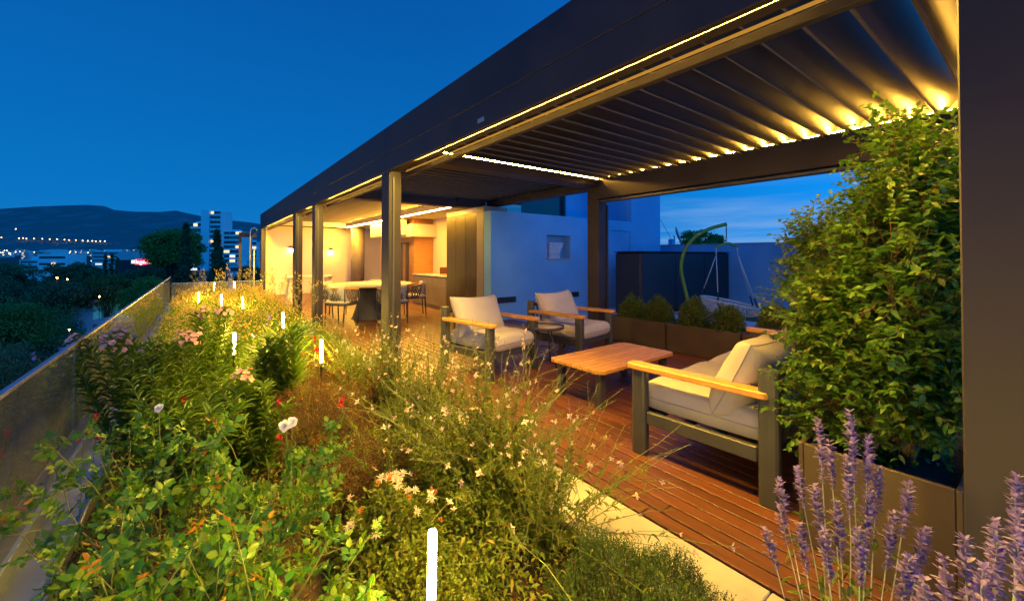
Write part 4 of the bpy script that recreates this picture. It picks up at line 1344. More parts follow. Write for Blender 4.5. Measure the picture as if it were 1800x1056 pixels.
def perovskia(label, loc, spikes, seed, scale=1.0, leaves=True, name='lavender_plant'):
    """spikes: (tip offset x, y, z, spike length)"""
    rg = np.random.default_rng(seed)
    t = thing(name, label, 'lavender', loc, 0, 'purple flower spikes in the lower right corner')
    st = []
    lf = NB()
    for (tx, ty, tz, sl) in spikes:
        tip = np.array([tx, ty, tz])
        b0 = np.array([tx * .15, ty * .15, 0]) + rg.normal(0, .015, 3) * np.array([1, 1, 0])
        n = 10
        tt = np.linspace(0, 1, n)[:, None]
        p = b0 + (tip - b0) * tt
        p[:, :2] = b0[:2] + (tip - b0)[:2] * tt ** 1.5
        p += np.cumsum(rg.normal(0, .002, (n, 3)), 0)
        st.append(p)
        Ltot = np.linalg.norm(tip - b0)
        f = min(.8, sl / Ltot)
        nw = int(sl / .0105)
        nb = NB()
        ts = np.linspace(1 - f, 1.0, nw)
        for j, tj in enumerate(ts):
            c, d = lerp_path(p, np.array([tj]))
            c, d = c[0], d[0]
            taper = .45 + .75 * math.sin(math.pi * min(1, (1 - (j / nw)) * .9 + .08))
            m = 13
            a = rg.uniform(0, 6.283, m)
            e1 = unit(np.cross(d, np.array([.3, .5, .8]))); e2 = np.cross(d, e1)
            out_ = e1 * np.cos(a)[:, None] + e2 * np.sin(a)[:, None]
            dd = unit(out_ + d * rg.uniform(-.1, 1.3, (m, 1)) + rg.normal(0, .25, (m, 3)))
            nb.leaves(c + out_ * .001, dd, d + out_ * .1, scale * .019 * taper * rg.uniform(.5, 1.25, m), scale * .0085 * taper, T_ROUND, 0, rg.random(m), rg)
        nb.build('flower_spike', 'petal_lavender', t)
        if leaves:
            m = 34
            tl = rg.uniform(.05, max(.1, 1 - f - .02), m)
            P, D = lerp_path(p, tl)
            lf.leaves(P, unit(D * .4 + sph(m, rg)), np.array([0, 0, 1.0]) + sph(m, rg) * .4, rg.uniform(.02, .055, m), rg.uniform(.008, .016, m), T_LEAF, .2, rg.random(m), rg)
    NB().tubes(st, .0030, .0012, 5).build('stem', 'stem_pale', t, smooth=True)
    if leaves: lf.build('foliage', 'leaf_cover', t)
    return t

def shrub(label, loc, ctr, rad, ntw, nper, seed, leafL=.036, leafW=.020, name='tall_shrub', base_n=5, lumps=7, group=None, h0=.4):
    """woody shrub: ctr/rad ellipsoid of the crown relative to loc"""
    rg = np.random.default_rng(seed)
    t = thing(name, label, 'shrub', loc, 0, group)
    ctr = np.array(ctr, float); rad = np.array(rad, float)
    lump = unit(rg.normal(0, 1, (lumps, 3))) * rg.uniform(.35, .8, (lumps, 1)) * rad + ctr
    lr = rg.uniform(.38, .62, lumps)[:, None] * rad
    main = []; r0 = []; r1 = []
    for i in range(base_n):
        p0 = np.array([rg.normal(0, .06), rg.normal(0, .06), 0])
        for lc in lump[i::base_n]:
            d = lc - p0
            main.append(curve(p0, d, np.linalg.norm(d), 7, (0, 0, 0), .10, rg)); r0.append(.013); r1.append(.005)
    tw = []
    lf = NB()
    per = ntw // lumps
    for j in range(lumps):
        dirs = sph(per, rg); dirs[:, 2] = dirs[:, 2] * .8 + .15
        q = rg.uniform(.35, 1.05, per) ** .5
        base = lump[j] + dirs * q[:, None] * lr[j] * .75
        d = unit(dirs * .7 + np.array([0, 0, .35]) + rg.normal(0, .45, (per, 3)))
        L = rg.uniform(.09, .22, per)
        for i in range(per):
            p = curve(base[i], d[i], L[i], 5, (0, 0, -.25 * rg.random()), .10, rg)
            if i % 4 == 0:
                P_, _ = lerp_path(main[int(rg.integers(len(main)))], np.array([rg.uniform(.55, 1)]))
                tw.append(np.concatenate([curve(P_[0], p[0] - P_[0], np.linalg.norm(p[0] - P_[0]), 4, (0, 0, 0), .08, rg)[:-1], p]))
            else:
                tw.append(p)
            tt = np.linspace(.1, 1, nper) + rg.normal(0, .03, nper)
            P, D = lerp_path(p, np.clip(tt, 0, 1))
            sg = np.where(np.arange(nper) % 2 == 0, 1.0, -1.0)[:, None]
            side = unit(np.cross(D, np.array([0, 0, 1.0]) + rg.normal(0, .3, 3)))
            dd = unit(D * .55 + side * sg * .8 + rg.normal(0, .25, (nper, 3)))
            lf.leaves(P, dd, np.array([0, 0, 1.0]) + rg.normal(0, .45, (nper, 3)), leafL * rg.uniform(.6, 1.2, nper), leafW * rg.uniform(.75, 1.2, nper), T_LEAF, .12, np.clip(rg.random() * .55 + rg.random(nper) * .45, 0, 1), rg)
    NB().tubes(main, r0, r1, 6).build('branch', 'stem_brown', t, smooth=True)
    NB().tubes(tw, .0022, .0010, 3).build('twig', 'stem_red', t)
    lf.build('foliage', 'leaf_shrub', t)
    return t
# ------------------------------------------------------------------ garden lamps
LAMPS = [(760, 1.215, 'glowing tube garden lamp nearest the camera among low leaves'),
         (566, 3.920, 'glowing tube garden lamp standing in the brown dry bush'),
         (413, 4.270, 'glowing tube garden lamp beside the oleander with pink flowers'),
         (499, 5.800, 'small glowing tube lamp behind the long-leaved plant'),
         (428, 8.000, 'glowing tube lamp in the meadow, right-hand one of the middle three'),
         (390, 8.450, 'glowing tube lamp in the meadow, middle one of the middle three'),
         (350, 9.000, 'glowing tube lamp in the meadow, nearest the glass balustrade'),
         (413, 13.000, 'far glowing tube lamp in the meadow, right of the farthest pair'),
         (377, 12.200, 'far glowing tube lamp in the meadow, left of the farthest pair')]
lb = MB().lathe([(.012, -.45), (.012, -.03), (.016, -.028), (.016, -.012), (.012, -.01)], 14).mesh('lamp_stake', 'frame_paint')
lt = MB().lathe([(.006, -.010), (.0110, -.005), (.0125, .003), (.0125, .196), (.0110, .203), (.005, .207)], 16).mesh('glow_tube', 'tube_glow')
# three assumed lamps out of view are added to brighten the foreground bed
SPOTS = [(at(u, z, 0.345), lab) for u, z, lab in LAMPS] + [((-.35, -.60, .345), 'assumed glowing tube garden lamp in the bed behind the viewpoint, near the glass, added as fill light'), ((-.10, .40, .345), 'assumed glowing tube garden lamp in the bed just left of the viewpoint, added as fill light'), ((.05, -.28, .345), 'assumed glowing tube garden lamp just behind the viewpoint, added as fill light')]
for i, (p, lab) in enumerate(SPOTS):
    t = thing('garden_lamp', lab, 'garden lamp', p, 0, 'glowing tube lamps in the planting bed')
    tr = random.Random(i)
    t.rotation_euler = (R(tr.uniform(-3, 3)), R(tr.uniform(-4, 1)), 0)
    place('lamp_stake', lb, t)
    place('glow_tube', lt, t)

# ------------------------------------------------------------------ planting
G = -0.10
def gp(u, z, h=G):
    return at(u, z, h)
gaura('large airy gaura bush with pale pink flowers at the centre of the picture', (1.34, 2.0, G), 115, 1.04, .46, 130, 1, leafn=66)
gaura('gaura plant with pink flowers leaning over the deck edge beside the armchair', (1.40, 2.85, G), 62, 1.04, .40, 70, 2, (.1, 0))
gaura('gaura plant with tall stems right in front of the second pergola post', (1.36, 3.55, G), 48, .96, .34, 45, 3)
gaura('gaura plant reaching over the paving toward the sofa', (1.36, 1.55, G), 44, .80, .55, 45, 4, (.22, -.05))
gaura('small gaura plant left of the large gaura bush with few flowers', (.98, 2.35, G), 36, .74, .42, 24, 5)
gaura('gaura plant beside the paving between post and brown bush', (1.30, 4.35, G), 40, .80, .34, 20, 6)
gaura('gaura plant at the paving edge nearer the third post', (1.30, 5.3, G), 40, .76, .34, 14, 7)
gaura('gaura plant hiding the foot of the second pergola post', (1.42, 4.0, G), 44, .84, .30, 26, 8)
# roses, front left
rose('rose bush in the bottom left corner against the glass', gp(235, 1.22, G - .02), 7, .62, 118, 31, spread=.40, young=5, scale=.84)
rose('rose bush at the bottom edge, left of the glowing lamp', gp(440, 1.25, G - .02), 8, .60, 126, 32, spread=.5, young=6, scale=.84)
rose('rose bush low at the bottom edge between the two others', gp(300, 1.25, G), 7, .48, 105, 33, spread=.5, young=5, scale=.84)
rose('rose bush with one bluish white bloom in front of the brown bush', gp(505, 1.95), 7, .58, 87, 34, blooms=[((.0, .02, .64), .85), ((.028, -.012, .662), .6)], spread=.4, young=2, scale=.88)
rose('rose bush with a small white bloom near the glass', gp(285, 2.05), 7, .60, 99, 35, blooms=[((.0, -.02, .70), .5)], spread=.45, young=3, scale=.88)
rose('rose bush in the left bed behind the bottom left corner one', gp(205, 1.8), 7, .56, 91, 36, spread=.45, young=3, scale=.88)
rose('rose bush between the white blooms, leaning right', gp(380, 1.70), 7, .50, 91, 37, spread=.5, young=3, scale=.88)
# oleanders with pink heads
oleander('oleander bush with pale pink flower heads nearest the glass', gp(252, 2.85), 18, .86, 41, 4)
oleander('oleander bush with pale pink flower heads, second from the glass', gp(305, 3.15), 19, .86, 42, 4)
oleander('oleander bush with a broad pink flower head beside the left lamp', gp(372, 4.05), 19, .88, 43, 4)
oleander('leafy oleander bush without open heads in front of the left lamp', gp(330, 2.4), 18, .72, 44, 1)
oleander('upright plant with long arching leaves in front of the dining area', gp(497, 3.6), 12, .80, 45, 0, name='long_leaved_plant', leafL=.21, leafW=.030, spread=.22)
oleander('leafy bush left of the brown bush with long narrow leaves', gp(440, 2.7), 18, .66, 46, 0, name='oleander_bush')
# brown dry bushes
mound('dry_bush', 'brown dry twiggy bush around the lit lamp', 'bush', gp(566, 4.4), .55, .62, .50, 2600, .13, .017, .005, 9, 'leaf_dry', 51, up=.6)
mound('dry_bush', 'dark brown twiggy bush in the middle of the bed, in front of the lit one', 'bush', gp(560, 3.15), .52, .50, .55, 2600, .12, .016, .0045, 9, 'leaf_dry', 52, up=.55)
mound('dry_bush', 'low brown twiggy bush under the gaura flowers', 'bush', gp(660, 2.45), .34, .36, .38, 1500, .11, .016, .005, 9, 'leaf_dry', 53, up=.55)
# leafy mounds
mound('honeysuckle_mound', 'leafy mound with orange and cream flower heads left of the near lamp', 'flowering plant', gp(690, 2.0), .30, .30, .34, 700, .13, .030, .015, 8, 'leaf_cover', 54, T=T_LEAF)
mound('ground_cover', 'low bright leafy ground cover around the nearest glowing lamp', 'ground cover', gp(745, 1.75), .42, .30, .24, 1500, .10, .022, .011, 7, 'leaf_cover', 55, T=T_LEAF)
mound('ground_cover', 'low leafy ground cover at the bottom edge under the nearest lamp', 'ground cover', gp(830, 1.50), .24, .24, .20, 1000, .09, .020, .010, 7, 'leaf_cover', 56, T=T_LEAF)
mound('ground_cover', 'low leafy ground cover left of the nearest lamp, beside the roses', 'ground cover', gp(620, 1.48), .24, .24, .22, 1000, .10, .022, .012, 7, 'leaf_cover', 57, T=T_LEAF)
mound('ground_cover', 'leafy ground cover at the foot of the large gaura bush', 'ground cover', (1.30, 2.0, G), .40, .46, .46, 2600, .11, .024, .010, 8, 'leaf_gaura', 58, T=T_LEAF)
mound('dry_bush', 'low olive-brown bush at the paving edge in front of the first armchair', 'bush', (1.36, 3.0, G), .30, .42, .46, 1700, .12, .020, .006, 9, 'leaf_gaura', 62, up=.6)
mound('dry_bush', 'low olive-brown bush at the paving edge before the second post', 'bush', (1.36, 3.8, G), .30, .45, .44, 1700, .12, .020, .006, 9, 'leaf_dry', 63, up=.6)
mound('dry_bush', 'low olive-brown bush at the paving edge past the second post', 'bush', (1.34, 4.8, G), .30, .50, .42, 1700, .12, .020, .006, 9, 'leaf_gaura', 64, up=.6)
mound('thyme_cushion', 'dense dark green thyme cushion spilling over the pale paving at the bottom', 'thyme', gp(1130, 1.56, -.12), .42, .44, .33, 5200, .085, .011, .0042, 13, 'leaf_thyme', 59, up=.7, inner=.7)
mound('green_cushion', 'small bright green needle-leaved cushion beside the deck near the third post', 'bush', gp(560, 6.3), .30, .34, .40, 2200, .11, .014, .003, 11, 'leaf_thyme', 60, up=.75)
mound('dark_bush', 'low dark green bush behind the pink oleander heads', 'bush', gp(285, 4.5), .42, .55, .50, 1900, .10, .016, .006, 9, 'leaf_thyme', 61, up=.6)
hm = [o for o in bpy.data.objects if o.name == 'honeysuckle_mound'][0]
rg = np.random.default_rng(77)
for i in range(30):
    a = rg.uniform(0, 6.28); q = rg.uniform(0, .9)
    p = np.array([math.cos(a) * .28 * q, math.sin(a) * .28 * q, .34 * math.sqrt(1 - q * q) + .04])
    put_flower(FL_ORNG if i % 3 == 0 else FL_CREAM, hm, p, unit(p + np.array([-.2, -.4, .3])), rg, .55, 'flower_head')
# small red and blue blossoms on their own stalks among the leaves
def blossom_plant(name, label, cat, loc, n, h, spread, meshes, seed):
    rg = np.random.default_rng(seed)
    t = thing(name, label, cat, loc)
    st = []
    lf = NB()
    for i in range(n):
        p = curve((rg.normal(0, spread), rg.normal(0, spread), 0), (rg.normal(0, .2), rg.normal(0, .2), 1), h * rg.uniform(.7, 1.1), 6, (0, 0, 0), .06, rg)
        st.append(p)
        P, D = lerp_path(p, rg.uniform(.1, .9, 9))
        lf.leaves(P, unit(D * .4 + sph(9, rg)), np.array([0, 0, 1.0]) + sph(9, rg) * .4, rg.uniform(.02, .04, 9), rg.uniform(.006, .012, 9), T_LEAF, .2, rng=rg)
        for j in range(2):
            put_flower(meshes, t, p[-1] + rg.normal(0, .012, 3), unit(np.array([-.4, -.6, .5]) + sph(1, rg)[0] * .4), rg, 1.0)
    NB().tubes(st, .002, .0012, 4).build('stem', 'stem_green', t)
    lf.build('foliage', 'leaf_cover', t)
    return t
blossom_plant('red_blossom_plant', 'plant with small red blossoms between long-leaved plant and lit lamp', 'flower', gp(530, 4.0), 10, .62, .12, FL_RED, 81)
blossom_plant('red_blossom_plant', 'plant with small red blossoms in front of the brown bush', 'flower', gp(520, 2.6), 6, .58, .10, FL_RED, 82)
blossom_plant('red_blossom_plant', 'plant with small red blossoms among the leaves near the glass', 'flower', gp(215, 2.35), 8, .52, .10, FL_RED, 83)
blossom_plant('blue_blossom_plant', 'plant with small violet blue blossoms between the pink oleander heads', 'flower', gp(270, 3.45), 14, .80, .20, FL_BLUE, 84)
blossom_plant('blue_blossom_plant', 'plant with small violet blue blossoms near the long-leaved plant', 'flower', gp(450, 4.6), 8, .70, .25, FL_BLUE, 85)
# lavender spikes in the lower right corner
def pv(u, v, z, base):
    q = at(u, z, EYE - (v - 450) * z / 720.0)
    return (q[0] - base[0], q[1] - base[1], q[2] - base[2])
b1 = at(1490, 1.0, -.12); b1 = (b1[0], b1[1], -.12)
def spikes(lst, b):
    return [(*pv(u, v, z, b), L) for u, v, z, L in lst]
perovskia('group of purple lavender spikes in front of the dark planter', b1, spikes([(1440, 742, 1.30, .17), (1484, 722, 1.32, .19), (1522, 757, 1.28, .17), (1392, 815, 1.30, .10), (1485, 800, 1.22, .15), (1370, 850, 1.28, .10), (1425, 850, 1.22, .13), (1530, 865, 1.15, .15), (1593, 852, 1.15, .13), (1368, 890, 1.25, .09), (1475, 880, 1.15, .14), (1560, 905, 1.1, .13), (1405, 905, 1.2, .12), (1440, 925, 1.12, .12), (1510, 930, 1.08, .13), (1620, 930, 1.05, .12), (1545, 820, 1.24, .14), (1460, 780, 1.34, .13), (1350, 930, 1.22, .09), (1590, 970, 1.0, .12)], b1), 91)
b2 = at(1690, .62, -.05)
perovskia('purple lavender spikes close to the lens at the bottom right edge', b2, spikes([(1778, 838, .80, .13), (1735, 912, .74, .11), (1795, 905, .72, .13), (1690, 950, .72, .12), (1650, 985, .72, .12), (1760, 960, .66, .12), (1720, 1000, .66, .11), (1790, 985, .62, .11), (1620, 1010, .70, .10)], b2), 92, .8, leaves=False)

# clipped box balls
BXY = [(5.56, 4.10), (5.56, 3.62), (5.56, 3.07), (5.56, 2.60), (5.56, 2.05), (5.56, 1.60), (5.56, 1.05)]
BXL = ['small round box shrub nearest the back pergola post', 'small round box shrub, second from the back post, left of the planter gap',
       'round box shrub just right of the gap between the first two planters', 'round box shrub in front of the hanging chair basket',
       'box shrub right of the hanging chair, over the third planter', 'box shrub behind the far sofa armrest', 'box shrub hidden behind the tall shrub']
for i, ((x, y), l_) in enumerate(zip(BXY, BXL)):
    mound('box_shrub', l_, 'box shrub', (x, y, .33), (.225 + .012 * (i % 3)), .23 + .01 * (i % 2), .40 + .02 * ((i * 7) % 3), 820, .10, .020, .011, 11, 'leaf_box', 100 + i, up=.45, group='box shrubs in the bronze planters', inner=.75, T=T_LEAF, rough=.10)
# tall shrubs in the dark planter
shrub('tall glossy-leaved shrub filling the right side against the near post', (2.56, .46, .42), (.04, -.10, .82), (.42, .30, .90), 2600, 11, 201, name='tall_shrub', lumps=30)
shrub('leafy shrub drooping over the near planter edge beside the sofa', (2.60, .55, .42), (-.04, .00, .28), (.30, .36, .58), 1900, 11, 202, name='tall_shrub', lumps=16)
shrub('open leafy shrub behind the sofa reaching left across the garden wall', (3.25, .50, .42), (.0, .40, .66), (.36, .32, .56), 720, 10, 203, name='tall_shrub', lumps=13)
shrub('farther leafy shrub at the far end of the dark planter', (4.1, .48, .42), (.0, .05, .55), (.45, .3, .8), 520, 10, 204, name='tall_shrub', lumps=7)

# ------------------------------------------------------------------ meadow of fine grass in the far bed (uncountable)
rg = np.random.default_rng(300)
nb = NB()
N_ = 52000
yy = 4.6 + 10.0 * rg.random(N_) ** 1.15
xx = rg.uniform(-.46, 1.48, N_)
keep = ~((yy < 6.0) & (rg.random(N_) > (yy - 4.4) / 1.7))
xx, yy = xx[keep], yy[keep]; m = len(xx)
clump = np.sin(xx * 4.1 + 1) * np.sin(yy * 2.3) * .5 + .5
P = np.stack([xx, yy, np.full(m, G)], -1)
lean = rg.normal(0, .32, (m, 2))
D = np.concatenate([lean, np.ones((m, 1))], 1)
hgt = (.30 + .26 * clump) * rg.uniform(.55, 1.12, m)
nb.leaves(P, D, np.concatenate([rg.normal(0, 1, (m, 2)), np.full((m, 1), .2)], 1), hgt, rg.uniform(.005, .010, m) * (.7 + yy / 14), T_BLADE, rg.uniform(0, .28, m), np.clip(clump * .5 + rg.random(m) * .5, 0, 1), rg)
# fine leaflets through the mass
n2 = 60000
x2 = rg.uniform(-.46, 1.48, n2); y2 = 4.5 + 10.1 * rg.random(n2) ** 1.15
c2 = np.sin(x2 * 4.1 + 1) * np.sin(y2 * 2.3) * .5 + .5
z2 = G + (.31 + .26 * c2) * rg.uniform(.25, 1.05, n2)
s2 = .016 + .0017 * y2
nb.leaves(np.stack([x2, y2, z2], -1), sph(n2, rg) + np.array([0, 0, .5]), sph(n2, rg) + np.array([0, 0, .5]), s2 * rg.uniform(.7, 1.4, n2), s2 * .3, T_DIAMOND, 0, rg.random(n2), rg)
meadow = thing('meadow_grass', 'mass of fine yellow-green meadow grass lit by tube lamps in the far bed', 'grass', (0, 0, 0))
meadow['kind'] = 'stuff'
nb.build('grass_blade', 'leaf_meadow', meadow)
nb = NB()
n3 = 9000
x3 = rg.uniform(-.45, 1.47, n3); y3 = 5.4 + 9.2 * rg.random(n3) ** .85
c3 = np.sin(x3 * 4.1 + 1) * np.sin(y3 * 2.3) * .5 + .5
z3 = G + (.33 + .28 * c3) * rg.uniform(.80, 1.18, n3)
s3 = .012 + .0012 * y3
nb.leaves(np.stack([x3, y3, z3], -1), sph(n3, rg) + np.array([0, 0, .6]), sph(n3, rg), s3 * rg.uniform(.7, 1.5, n3), s3 * .75, T_ROUND, 0, rg.random(n3), rg)
nb.build('grass_flower', 'petal_meadow', meadow)
# tall yellow flower stems that stand above the meadow against the wall
for i, (u, z) in enumerate(((372, 12.6), (398, 12.2), (420, 11.8), (441, 11.5), (462, 10.6), (484, 9.6), (505, 8.8), (530, 7.6), (548, 6.9), (350, 12.9))):
    p = gp(u, z)
    rg2 = np.random.default_rng(400 + i)
    t = thing('yellow_flower_stalk', 'thin yellow-flowered stalk rising above the meadow, %s of the row counted from the left' % ['second', 'third', 'fourth', 'fifth', 'sixth', 'seventh', 'eighth', 'ninth', 'tenth', 'first'][i], 'wild flower', p, 0, 'yellow-flowered stalks over the meadow')
    st = []; nb = NB()
    for j in range(4):
        q = curve((rg2.normal(0, .10), rg2.normal(0, .10), 0), (rg2.normal(0, .12), rg2.normal(0, .12), 1), rg2.uniform(.85, 1.12), 7, (0, 0, 0), .06, rg2)
        st.append(q)
        for b in range(4):
            P_, D_ = lerp_path(q, np.array([rg2.uniform(.55, .95)]))
            st.append(curve(P_[0], unit(D_[0] + sph(1, rg2)[0] * .7), rg2.uniform(.08, .18), 4, (0, 0, .1), .08, rg2))
        for s_ in st[-5:]:
            k_ = 5
            c_ = s_[-1] + rg2.normal(0, .012, (k_, 3))
            nb.leaves(c_, sph(k_, rg2) + np.array([0, 0, .4]), sph(k_, rg2), rg2.uniform(.018, .032, k_), .016, T_ROUND, 0, rng=rg2)
    NB().tubes(st, .0028, .0016, 3).build('stem', 'stem_green', t)
    nb.build('blossom', 'petal_meadow', t)
# bark chips on the bare soil
nb = NB()
m = 5000
P = np.stack([rg.uniform(-.45, 1.46, m), rg.uniform(.2, 5.0, m), G + rg.uniform(-.01, .022, m)], -1)
nb.leaves(P, np.concatenate([rg.normal(0, 1, (m, 2)), rg.normal(0, .25, (m, 1))], 1), np.array([0, 0, 1.0]) + rg.normal(0, .3, (m, 3)), rg.uniform(.015, .05, m), rg.uniform(.006, .018, m), T_LEAF, 0, rg.random(m), rg)
o = nb.build('bark_mulch', 'leaf_dry')
tag(o, 'brown bark mulch on the bare soil between the plants', 'mulch', kind='stuff')

# low leaf mass that closes the bed between the bushes
nb = NB()
m = 26000
x4 = rg.uniform(-.46, 1.47, m); y4 = rg.uniform(.55, 5.6, m)
bare = np.exp(-(((x4 - .45) / .28) ** 2 + ((y4 - 1.75) / .4) ** 2))
kp = rg.random(m) > bare * 1.1
x4, y4 = x4[kp], y4[kp]; m = len(x4)
c4 = np.sin(x4 * 6.3 + 2) * np.sin(y4 * 5.1) * .5 + .5
P = np.stack([x4, y4, G + (.05 + .22 * c4) * rg.random(m)], -1)
nb.leaves(P, sph(m, rg) + np.array([0, 0, .55]), sph(m, rg) * .6 + np.array([0, 0, 1.0]), rg.uniform(.018, .045, m), rg.uniform(.007, .017, m), T_LEAF, .15, rg.random(m), rg)
o = nb.build('low_foliage', 'leaf_cover')
tag(o, 'low tangle of small leaves closing the soil between the bushes', 'ground cover', kind='stuff')
# ------------------------------------------------------------------ far ground, hills, town
pbr('far_ground', (0.035, 0.045, 0.030), (0.05, 0.05, 0.042), rough=.95, scale=.02)
pbr('hill', (0.105, 0.150, 0.145), (0.24, 0.25, 0.25), rough=.95, scale=.006, detail=9, lo=.5, hi=.78)
pbr('town_wall', (0.72, 0.68, 0.66), (0.62, 0.59, 0.57), rough=.9, scale=.1, objrand=.3)
pbr('tower_wall', (0.86, 0.84, 0.82), (0.76, 0.75, 0.74), rough=.9, scale=.06)
pbr('town_window', (0.03, 0.03, 0.035), rough=.3)
pbr('awning', (0.26, 0.12, 0.09), (0.32, 0.18, 0.12), rough=.9, objrand=.3)
pbr('pool_shell', (0.55, 0.60, 0.62), rough=.6)
emit('win_warm', (1.0, 0.68, 0.34), 1.5, 'NONE')
emit('win_cool', (0.75, 0.88, 1.0), 1.3, 'NONE')
emit('street_glow', (1.0, 0.60, 0.24), 14.0, 'NONE')
emit('lamp_orange', (1.0, 0.34, 0.04), 120.0)
emit('pool_glow', (0.12, 0.80, 1.0), 60.0)
emit('neon_red', (1.0, 0.02, 0.06), 2.4, 'NONE')
emit('neon_white', (1.0, 0.80, 0.85), 2.2, 'NONE')

def ground_h(z):
    return -13.0 + np.clip((z - 450) / 1900.0, 0, 1) * 34.0
SKYL = [(-900, 380), (-500, 372), (-250, 380), (-100, 372), (0, 367), (60, 363), (100, 361.5), (150, 360), (182, 362), (200, 369), (235, 372), (280, 372.5), (308, 370), (330, 375), (350, 379), (380, 385), (440, 391), (470, 396), (560, 402), (700, 412), (900, 424), (1300, 436), (2200, 440), (5000, 444)]
us = np.concatenate([np.linspace(-2600, 0, 60), np.linspace(6, 520, 150), np.linspace(540, 5200, 80)])
su = np.array([s[0] for s in SKYL]); sv = np.array([s[1] for s in SKYL])
zs = np.concatenate([np.array([14, 30, 60, 120, 250, 450, 800, 1400, 1900, 2300]), np.linspace(2450, 4200, 26), np.array([4600, 5200, 6500])])
UU, ZZ = np.meshgrid(us, zs, indexing='ij')
ridge = 1.35 + (450 - np.interp(UU, su, sv)) * 4200 / 720.0
s01 = np.clip((ZZ - 2350) / (4200 - 2350), 0, 1)
rg = np.random.default_rng(5)
rough = np.zeros_like(UU)
for k_ in range(1, 7):
    rough += np.sin(UU * .011 * k_ + rg.uniform(0, 6)) * np.sin(ZZ * .0022 * k_ + rg.uniform(0, 6) + UU * .004 * k_) / k_
Hh = ground_h(ZZ) + (ridge - ground_h(ZZ)) * s01 ** 1.15 + rough * 26 * np.sin(math.pi * s01)
Hh = np.where(ZZ > 4300, ridge - (ZZ - 4200) * .22, Hh)
rr = (UU - 900) / 720 * ZZ
sy, cy = math.sin(R(YAW)), math.cos(R(YAW))
V = np.stack([rr * cy + ZZ * sy, -rr * sy + ZZ * cy, Hh], -1).reshape(-1, 3)
I = np.arange(len(us) * len(zs)).reshape(len(us), len(zs))
far = ZZ[:-1, :-1].reshape(-1) >= 2290
Q = np.stack([I[:-1, :-1], I[1:, :-1], I[1:, 1:], I[:-1, 1:]], -1).reshape(-1, 4)
o = place('hills', npmesh('hills', V, [Q[far]], 'hill', smooth=True)); tag(o, kind='structure')
o = place('ground', npmesh('ground', V, [Q[~far]], 'far_ground', smooth=True)); tag(o, kind='structure')
# ground under and behind the building
o = MB().box(-60, 60, -60, 60, -15, -13.2).build('ground', 'far_ground'); tag(o, kind='structure')
# own building below the terrace
ob = thing('apartment_building', 'storeys below the terrace of the building the garden stands on', 'building', (8, 5, -13))
MB().box(-8.6, 8.2, -11.4, 11.6, 0, 11.89).build('wall', 'render_dusk_blue', ob)

def hz(v, z):
    return EYE - (v - 450) * z / 720.0

# small far buildings of the town
wmesh = {}
rg = random.Random(21)
def town_building(u, z, w, h, rows, label, group, base=None, lit=.35, d=None):
    g = float(ground_h(np.array(z))) if base is None else base
    x, y, _ = at(u, z)
    t = thing('town_building', label, 'building', (x, y, g), R(-YAW) + R(rg.uniform(-8, 8)), group)
    d = d or w * .8
    MB().box(-w / 2, w / 2, 0, d, -3, h).build('wall', 'town_wall', t)
    MB().box(-w * .2, w * .1, d * .2, d * .6, h + .01, h + 2.2).build('roof_room', 'town_wall', t)
    fh = h / rows
    for r_ in range(rows):
        m_ = 'town_window'
        q = rg.random()
        if q < lit: m_ = 'win_warm' if rg.random() < .65 else 'win_cool'
        a = rg.uniform(-.42, .1) * w; b = a + rg.uniform(.12, .3) * w
        MB().box(-w * .44, w * .44, -.05, -.01, r_ * fh + fh * .38, r_ * fh + fh * .72).build('window_band', 'town_window', t)
        if m_ != 'town_window':
            MB().box(a, min(b, w * .43), -.3, -.06, r_ * fh + fh * .38, r_ * fh + fh * .74).build('window', m_, t)
    return t
TL_ = 'small pale apartment building in the distant town below the hills'
for i in range(210):
    z = 800 + 1500 * rg.random() ** .8
    u = rg.uniform(-40, 470)
    town_building(u, z, rg.uniform(9, 22), rg.uniform(7, 19), rg.randint(2, 4), TL_, 'buildings of the distant town', lit=.6)
town_building(92, 170, 11.0, 8.2, 3, 'white terraced apartment block with dark balconies above the dark trees', None, base=-6.2, lit=.5)
town_building(55, 260, 16, 9, 3, 'broad pale building left of the terraced block', None, base=-10, lit=.2)
town_building(185, 420, 30, 15, 4, 'wide pale block with lit top floor behind the thin cypresses', None, base=-9, lit=.4)
town_building(420, 120, 5.6, 6.0, 2, 'small white house at the foot of the apartment towers', None, base=-7.2, lit=.5)
town_building(437, 150, 8, 6.5, 3, 'small pink-tinted house right of the white house at the towers', None, base=-9, lit=.5)

